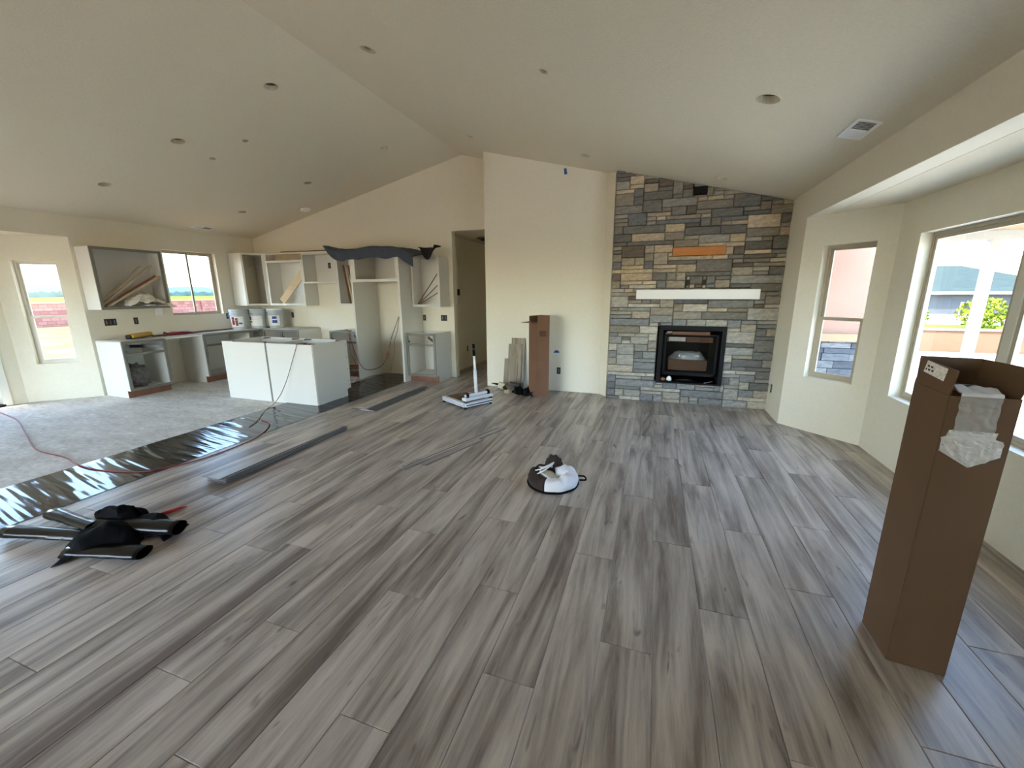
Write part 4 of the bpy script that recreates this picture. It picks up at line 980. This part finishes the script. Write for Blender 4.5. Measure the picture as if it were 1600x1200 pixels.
B().box(-2.04, -1.93, 5.88, 5.96, .0005, .03).obj('battery', 'black', dt2, bevel=.006)
def pad(cx, cy, rz, lab):
    r = empty('knee_pad', (cx, cy, 0), rz, label=lab, cat='knee pad', group='black knee pads at the cream wall')
    def f(u, v):
        a = 2*PI*u; t = v*PI/2; rr = math.sin(t)
        return (.075*rr*math.cos(a)*(1+.1*math.sin(3*a)), .13*rr*math.sin(a), .115*math.cos(t)*(1+.12*math.sin(8*v+a)))
    b = B(); b.grid(f, 24, 12, closeu=True); bmesh.ops.remove_doubles(b.bm, verts=b.bm.verts, dist=1e-4); b.obj('shell', 'blackcloth', r, smooth=True, world=False)
    B().tube(smooth_path([(.05, -.10, .03), (.12, -.04, .05), (.13, .05, .03), (.05, .10, .03)], 5), .010, 8).obj('strap', 'blackpl', r, smooth=True, world=False)
    b = B()
    B().tube(smooth_path([(-.06, -.09, .03), (-.075, -.0, .055), (-.06, .09, .04)], 5), .006, 8).obj('edge_piping', 'slide', r, smooth=True, world=False)
pad(-1.925, 5.90, .5, 'black knee pad beside the dark grey power tool'); pad(-1.77, 5.88, -.2, 'black knee pad nearest the tall cardboard box')
thing('strap', 'flat black strap trailing from the knee pads behind the cardboard box', 'strap', 'blackcloth', B().beam((-1.76, 5.92, .05), (-1.56, 5.98, .045), .03, .006))
b = B(); b.tube(smooth_path([(-1.76, 5.84, .03), (-1.70, 5.80, .02), (-1.66, 5.72, .008)], 6), .009, 8); thing('strap', 'thin black strap end on the floor left of the cardboard box', 'strap', 'blackcloth', b, smooth=True)

# ------------------------------------------------------------------ round cloth pouch
bg_ = empty('drawstring_pouch', (-.70, 3.05, 0), label='round brown and white drawstring pouch lying open on the plank floor', cat='bag')
def pouch(side):
    def f(u, v):
        a = (math.radians(-95)+(math.radians(200))*u) if side else (math.radians(105)+math.radians(160)*u)
        t = v*PI*.62
        rr = .125+.085*math.sin(PI*.5+t-.5) if False else .14+.07*math.cos(t*1.35-.55)
        z = .085*math.sin(t*1.15)+.002
        wob = 1+.035*noise.noise(Vector((math.cos(a)*2.5, math.sin(a)*2.5, v*3)))
        z *= 1+.35*noise.noise(Vector((math.cos(a)*3, math.sin(a)*3, v*2+4)))
        return (-.70+rr*wob*math.cos(a), 3.05+rr*wob*math.sin(a), max(z, .0015)+.03*v*(1 if side else .5))
    b = B(); b.grid(f, 40, 14); return b
pouch(True).obj('white_cloth_half', 'whitecloth', bg_, smooth=True, solid=.006)
pouch(False).obj('brown_cloth_half', 'browncloth', bg_, smooth=True, solid=.006)
B().tube([(-.70+.205*math.cos(2*PI*i/40), 3.05+.205*math.sin(2*PI*i/40), .010) for i in range(41)], .010, 8).obj('hem_cord', 'blackcloth', bg_, smooth=True)
B().lathe([(.14, .004), (.0, .003)], (-.70, 3.05, 0), 24, cap=False).obj('lining', 'cream', bg_)
crumple('inner_cloth', None, None, 'whitecloth', (-.61, 3.11, .075), (.085, .07, .06), 21, .9, .3, parent=bg_)
crumple('inner_cloth', None, None, 'cream', (-.74, 3.03, .05), (.08, .07, .05), 23, .9, .4, parent=bg_)
crumple('inner_cloth', None, None, 'browncloth', (-.72, 3.17, .10), (.075, .045, .095), 29, .9, .3, parent=bg_)
b = B(); 
for i in range(5):
    a = 1.6+i*.55; b.tube(smooth_path([(-.70+.15*math.cos(a), 3.05+.15*math.sin(a), .095), (-.70+.07*math.cos(a+.4), 3.05+.07*math.sin(a+.4), .11+.01*i), (-.71, 3.12, .15)], 5), .006, 6)
b.obj('drawstring', 'whitecloth', bg_, smooth=True)
B().tube(smooth_path([(-.51, 3.16, .04), (-.46, 3.18, .035), (-.44, 3.15, .02), (-.49, 3.13, .02)], 5), .007, 6).obj('pull_loop', 'blackcloth', bg_, smooth=True)

B().tube(smooth_path([(-.70+.105*math.cos(a), 3.05+.105*math.sin(a), .098+.012*math.sin(a*5)) for a in [1.85+.35*i for i in range(9)]], 4), .006, 6).obj('white_piping', 'whitecloth', bg_, smooth=True)

# ------------------------------------------------------------------ black plastic heap, marker
def roll(lab, a, c, r0, r1, m='blackpl', flat=.65):
    a, c = Vector(a), Vector(c); d = (c-a); L_ = d.length; d.normalize(); x = d.cross(Vector((0, 0, 1))).normalized(); z = x.cross(d)
    def f(u, v):
        an = 2*PI*u; rr = r0+(r1-r0)*v+.004*nz(u*6, v*7); p = a+d*(L_*v)+x*(rr*math.cos(an))+z*(rr*flat*math.sin(an)); return (p.x, p.y, max(p.z, .002))
    r = empty('plastic_roll', (a+c)/2, label=lab, cat='plastic roll', group='rolls of black underlayment film')
    r.location.z = 0
    b = B(); b.grid(f, 22, 14, closeu=True); b.obj('film_tube', m, r, smooth=True, solid=.003)
    def g(u, v):
        an = 2*PI*u*1.9; rr = (r0*(.9-.25*u)); p = a+d*(L_*v)+x*(rr*math.cos(an))+z*(rr*flat*math.sin(an)); return (p.x, p.y, max(p.z, .004))
    b = B(); b.grid(g, 30, 4); b.obj('inner_wrap', m, r, smooth=True)
roll('black film roll pointing left, lowest at the left of the heap', (-3.88, 1.16, .05), (-3.30, 1.30, .05), .055, .045)
roll('black film roll with open end showing, upper left of the heap', (-3.84, 1.36, .075), (-3.34, 1.34, .085), .052, .040)
roll('thick black film roll reaching right under the cloth', (-3.40, 1.36, .075), (-2.83, 1.53, .065), .062, .062)
roll('flattened black film roll lying nearest the camera', (-3.25, 1.18, .040), (-2.80, 1.31, .036), .058, .060, flat=.5)
def sheet(lab, c, wx, wy, rz, hh, seed, m='blackcloth', nm='black_sheet'):
    ca, sa = math.cos(rz), math.sin(rz)
    def f(u, v):
        x = (u-.5)*wx; y = (v-.5)*wy; h_ = hh*math.cos(PI*(u-.5))**.6*math.cos(PI*(v-.5)*.9)**.8 if 0 < u < 1 else 0
        z = h_*(1+.5*nz(x*7+seed, y*7))+.02*abs(nz(x*15, y*15, seed))+.003
        x += .05*nz(u*3, v*3, seed); y += .05*nz(u*3+9, v*3, seed)
        return (c[0]+x*ca-y*sa, c[1]+x*sa+y*ca, c[2]+z)
    b = B(); b.grid(f, 34, 24)
    thing(nm, lab, 'plastic sheet', m, b, smooth=True, solid=.004)
sheet('crumpled matte black sheet draped over the film rolls', (-3.19, 1.31, .0), .40, .27, .85, .13, 3)
sheet('folded black cloth flap on top of the heap toward the red marker', (-3.32, 1.47, .07), .26, .13, .35, .09, 9)
sheet('flat black sheet with ragged right corner under the heap', (-3.10, 1.49, .0), .42, .20, .28, .10, 14)
mk = empty('marker_pen', (-3.215, 1.725, 0), label='red marker pen on the planks beside the black heap', cat='pen')
B().tube([(-3.245, 1.670, .012), (-3.205, 1.755, .012)], .011, 12).obj('barrel', 'red', mk, smooth=True)
B().tube([(-3.205, 1.755, .012), (-3.196, 1.772, .012), (-3.186, 1.795, .012)], [.011, .008, .003], 12).obj('tip', 'red', mk, smooth=True)
B().tube([(-3.252, 1.655, .012), (-3.245, 1.670, .012)], [.006, .009], 12).obj('cap_end', 'black', mk, smooth=True)

# ------------------------------------------------------------------ cords
def cord(lab, pts, r, m, n=10, name='extension_cord', cat='cord'):
    b = B(); b.tube(smooth_path(pts, n), r, 8); return thing(name, lab, cat, m, b, smooth=True)
cord('dark red extension cord crossing the bare concrete at left', [(-8.6, 2.75, 0), (-7.6, 2.6, 0), (-6.6, 2.30, 0), (-5.9, 2.10, 0), (-5.35, 2.07, 0), (-5.0, 2.0, .008), (-4.62, 1.985, .010), (-4.25, 2.07, .010), (-4.1, 2.22, .010), (-4.02, 2.4, .007), (-3.99, 2.75, .007), (-4.05, 3.1, .010), (-4.3, 3.45, .009), (-4.55, 3.55, .009)], .0055, 'cordred')
cord('thin grey cord hanging over the island back down to the floor', [(-4.50, 4.75, .75), (-4.56, 4.45, .865), (-4.62, 4.306, .868), (-4.66, 4.298, .80), (-4.74, 4.285, .62), (-4.84, 4.26, .38), (-4.93, 4.20, .16), (-4.98, 4.10, .03), (-4.93, 3.95, .006), (-4.75, 3.72, .010), (-4.60, 3.55, .012), (-4.45, 3.3, .010)], .0045, 'cordgrey')
cord('orange cord looping across the fridge opening from the right panel', [(-4.14, 6.03, 1.16), (-4.21, 6.02, 1.0), (-4.33, 6.02, .75), (-4.41, 6.02, .48), (-4.55, 6.02, .29), (-4.75, 6.02, .20), (-4.95, 6.02, .20), (-5.08, 6.02, .38), (-5.20, 6.06, .62), (-5.27, 6.08, .84), (-5.30, 6.2, .875)], .006, 'cord')
cord('second cord hanging from the right panel of the fridge opening to the floor', [(-4.135, 6.03, 1.14), (-4.19, 6.02, .90), (-4.26, 6.02, .72), (-4.28, 6.03, .55), (-4.36, 6.05, .30), (-4.50, 6.15, .08), (-4.62, 6.3, .006), (-4.9, 6.45, .006), (-5.02, 6.2, .006), (-4.9, 5.95, .008), (-4.82, 5.72, .008)], .005, 'cordgrey')
b = B(); b.tube([(-4.40+.035*math.cos(2*PI*i/16), 6.012, .47+.05*math.sin(2*PI*i/16)) for i in range(17)], .006, 6); b.tube([(-4.405+.02*math.cos(2*PI*i/16), 6.005, .48+.065*math.sin(2*PI*i/16)) for i in range(17)], .006, 6)
thing('cord_knot', 'small coiled knot in the cord inside the fridge opening', 'cord', 'cord', b, smooth=True)
cord('cord hanging down the left panel beside the base cabinet', [(-5.35, 6.12, .87), (-5.28, 6.10, .80), (-5.30, 6.10, .5), (-5.22, 6.12, .25), (-5.13, 6.05, .03), (-4.98, 5.8, .006)], .005, 'cord')

# ------------------------------------------------------------------ outside
thing('ground', 'bare tan dirt yard outside the house', 'ground', 'dirt', B().box(-36, 3.3, -40, 60, -.6, -.32), kind='structure')
b = B(); b.box(1.8, 9.5, -6, 14.5, -.32, -.13); thing('patio_slab', 'pale concrete patio slab outside the bay windows', 'patio', 'concw', b, kind='structure')
thing('field', 'bright green crop field beyond the block wall', 'field', 'grass', B().box(-900, -36, -500, 900, -.9, .25), kind='structure')
def wall_len(name, lab, x, y0, y1, z0, z1, m, pil=3.6):
    r = empty(name, (x, (y0+y1)/2, z0), label=lab, cat='wall')
    B().box(x-.1, x+.1, y0, y1, z0, z1).obj('block_panel', m, r)
    B().box(x-.13, x+.13, y0, y1, z1, z1+.06).obj('cap', 'stucco_tan', r)
    y = y0
    while y < y1: B().box(x-.2, x+.2, y, y+.45, z0, z1+.03).obj('pilaster', m, r); y += pil
wall_len('block_wall', 'long pinkish block wall at the far end of the dirt yard', -34.3, 2, 48, -.35, 1.05, 'block', 7)
def bush(lab, c, r, m, seed, grp=None, name='bush'):
    b = B(); rr = random.Random(seed)
    n = 900
    for i in range(n):
        d = Vector((rr.gauss(0, 1), rr.gauss(0, 1), rr.gauss(0, 1))).normalized()*(rr.random()**.35)
        p = Vector((c[0]+d.x*r[0], c[1]+d.y*r[1], c[2]+d.z*r[2])); s = max(r)*.085*(.6+rr.random())
        a = Vector((rr.gauss(0, 1), rr.gauss(0, 1), rr.gauss(0, 1))).normalized()*s; e = a.cross(Vector((rr.gauss(0, 1), rr.gauss(0, 1), rr.gauss(0, 1)))).normalized()*s*.6
        b.bm.faces.new([b.bm.verts.new(q) for q in (p-a, p+e, p+a, p-e)])
    root = empty(name, (c[0], c[1], c[2]-r[2]), label=lab, cat='bush' if name == 'bush' else 'tree', group=grp)
    b.obj('foliage', m, root, normals=False)
    B().tube([(c[0], c[1], c[2]-r[2]), (c[0], c[1], c[2])], max(r)*.06, 6).obj('stem', 'walnut', root)
b = B(); rr = random.Random(5)
for i in range(700):
    y = rr.uniform(10, 700); x = -rr.uniform(300, 380); h_ = rr.uniform(1.0, 3.2)
    for k in range(3):
        p = Vector((x+rr.gauss(0, 4), y+rr.gauss(0, 4), h_*rr.random())); s = rr.uniform(1, 3.4)
        b.bm.faces.new([b.bm.verts.new(q) for q in (p+Vector((0, -s, 0)), p+Vector((0, 0, -s*.4)), p+Vector((0, s, 0)), p+Vector((0, 0, s*.6)))])
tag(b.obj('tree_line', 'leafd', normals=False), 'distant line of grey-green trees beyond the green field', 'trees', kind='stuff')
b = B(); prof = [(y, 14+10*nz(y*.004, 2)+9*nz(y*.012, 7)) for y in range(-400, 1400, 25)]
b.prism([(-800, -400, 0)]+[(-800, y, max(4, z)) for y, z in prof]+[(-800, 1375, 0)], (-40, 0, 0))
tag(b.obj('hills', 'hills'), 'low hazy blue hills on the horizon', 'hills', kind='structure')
# wing of the house seen through the small bay window
wg = empty('house_wing', (2.6, 6.6, -.3), label='pink stucco house wing with stone base outside the small bay window', cat='house')
B().box(1.7, 3.1, 6.5, 6.75, -.3, 3.0).obj('stucco_wall', 'stucco_pink', wg)
B().box(1.66, 3.13, 6.40, 6.5, .90, 1.0).obj('sill_band', 'stucco_tan', wg)
B().box(1.68, 3.12, 6.47, 6.5, -.3, .90).obj('mortar_backing', 'mortar', wg)
z = -.13; rs_ = random.Random(3)
while z < .89:
    h_ = min(rs_.choice((.07, .1, .13)), .9-z)
    x = 1.68
    while x < 3.1:
        L_ = min(rs_.uniform(.14, .36), 3.12-x)
        o = B().box(x+.003, x+L_-.003, 6.435-rs_.random()*.02, 6.48, z+.003, z+h_-.003).obj('stone', 'stone', wg)
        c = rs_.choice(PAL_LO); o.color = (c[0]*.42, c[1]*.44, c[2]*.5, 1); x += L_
    z += h_
# patio roof
pr_ = empty('patio_cover', (6, 8.5, -.13), label='patio cover with tan soffit and white post outside the large bay window', cat='patio cover')
B().box(3.3, 9.6, 7.3, 10.4, 2.62, 2.75).obj('soffit', 'stucco_tan', pr_)
B().box(3.3, 9.6, 10.32, 10.5, 2.46, 2.62).obj('beam', 'outw', pr_)
B().box(5.83, 5.97, 10.33, 10.47, -.13, 2.46).obj('post', 'outw', pr_)
B().box(9.4, 9.54, 10.33, 10.47, -.13, 2.46).obj('post', 'outw', pr_)
gw = empty('garden_wall', (9, 16, -.3), label='low tan stucco garden wall across the patio edge', cat='wall')
B().box(4.8, 16, 15.4, 15.6, -.3, .40).obj('wall_panel', 'gardenw', gw)
B().box(4.8, 16, 15.36, 15.64, .40, .45).obj('cap', 'stucco_pink', gw)
thing('lawn', 'strip of green lawn behind the garden wall', 'lawn', 'grass', B().box(3.3, 40, 15.7, 21, -.5, .22), kind='structure')
thing('road', 'bright pale concrete street beyond the lawn', 'road', 'street', B().box(3.3, 70, 21, 36, -.6, -.05), kind='structure')
thing('far_ground', 'pale ground beyond the street', 'ground', 'dirt', B().box(3.3, 500, 36, 600, -2.2, -1.6), kind='structure')
thing('side_ground', 'pale dirt to the right of the patio', 'ground', 'dirt', B().box(3.3, 500, -60, 36, -.9, -.34), kind='structure')
for i, (x, y, s, m) in enumerate([(8.6, 18.3, .42, 'leafy'), (7.7, 18.6, .3, 'leafd'), (10.6, 18.4, .55, 'leafy'), (12.2, 18.6, .4, 'leafd'), (11.5, 17.6, .3, 'leafy')]):
    bush(['rounded yellow-green bush on the lawn, left of the window post', 'small dark bush at the left edge of the lawn', 'tall loose yellow-green bush right of the patio post', 'dark low bush at the right end of the lawn', 'small yellow-green bush nearest the garden wall'][i], (x, y, .22+s), (s*1.2, s*1.2, s), m, 40+i, 'bushes on the lawn')
def house(lab, x, y, wx, wy, z0, hw, hr, m='hgrey'):
    r = empty('neighbour_house', (x, y, z0), label=lab, cat='house')
    B().box(x-wx/2, x+wx/2, y-wy/2, y+wy/2, z0, z0+hw).obj('wall', m, r)
    b = B(); o = .6
    e = [Vector(q) for q in ((x-wx/2-o, y-wy/2-o, z0+hw), (x+wx/2+o, y-wy/2-o, z0+hw), (x+wx/2+o, y+wy/2+o, z0+hw), (x-wx/2-o, y+wy/2+o, z0+hw))]
    t1, t2 = Vector((x-wx/2+wy/2, y, z0+hw+hr)), Vector((x+wx/2-wy/2, y, z0+hw+hr))
    V_ = [b.bm.verts.new(q) for q in e+[t1, t2]]
    for f in ((0, 1, 5, 4), (1, 2, 5), (2, 3, 4, 5), (3, 0, 4), (0, 3, 2, 1)): b.bm.faces.new([V_[i] for i in f])
    b.obj('roof', 'roofg', r)
    b = B(); b.box(x-wx/2-o, x+wx/2+o, y-wy/2-o-.05, y-wy/2-o, z0+hw-.22, z0+hw+.02); b.obj('fascia', 'outw', r)
    for k in range(int(wx//4)):
        xx = x-wx/2+1.5+k*4
        f = B().box(xx, xx+1.4, y-wy/2-.06, y-wy/2, z0+1.0, z0+2.2).obj('window', 'outw', r)
        B().box(xx+.08, xx+1.32, y-wy/2-.08, y-wy/2-.06, z0+1.08, z0+2.12).obj('pane', 'slide', f)
house('grey neighbour house with low hipped roof beyond the street', 24, 55, 22, 12, -1.7, 3.1, 2.6)
house('second neighbour house with grey-green roof farther right', 50, 62, 22, 13, -1.7, 3.2, 3.0)
b = B(); b.tube([(-10+.2, 60, 7), (40, 64, 6.0), (90, 66, 7.5)], .05, 5); thing('power_line', 'thin utility line crossing the sky outside the large window', 'cable', 'slide', b)
# eaves of this house (left side)
thing('roof_eave', 'stucco roof overhang outside the kitchen wall', 'roof', 'stucco_tan', B().box(XL-T-.65, XL-T, 3.9, 7.2, 2.5, 2.62), kind='structure')
thing('roof_deck', 'plain roof above the vaulted ceiling', 'roof', 'roofg', B().prism([(XL-T-.6, YBACK-.2, 2.62), (XRIDGE, YBACK-.2, 4.15), (XR+.7, YBACK-.2, 2.95), (XR+.7, YBACK-.2, 3.05), (XRIDGE, YBACK-.2, 4.3), (XL-T-.6, YBACK-.2, 2.75)], (0, 10.9, 0)), kind='structure')
thing('roof_nook', 'small roof over the nook', 'roof', 'roofg', B().box(XN-T-.55, XL-T, .5, 4.1, 2.48, 2.6), kind='structure')
thing('roof_bay', 'small roof over the bay', 'roof', 'roofg', B().box(XR+T, XB+T+.35, 1.2, 5.8, 2.45, 2.6), kind='structure')
thing('roof_hall', 'plain roof above the hall', 'roof', 'roofg', B().box(-4.2, -2.0, 6.9, 11, 2.75, 2.9), kind='structure')
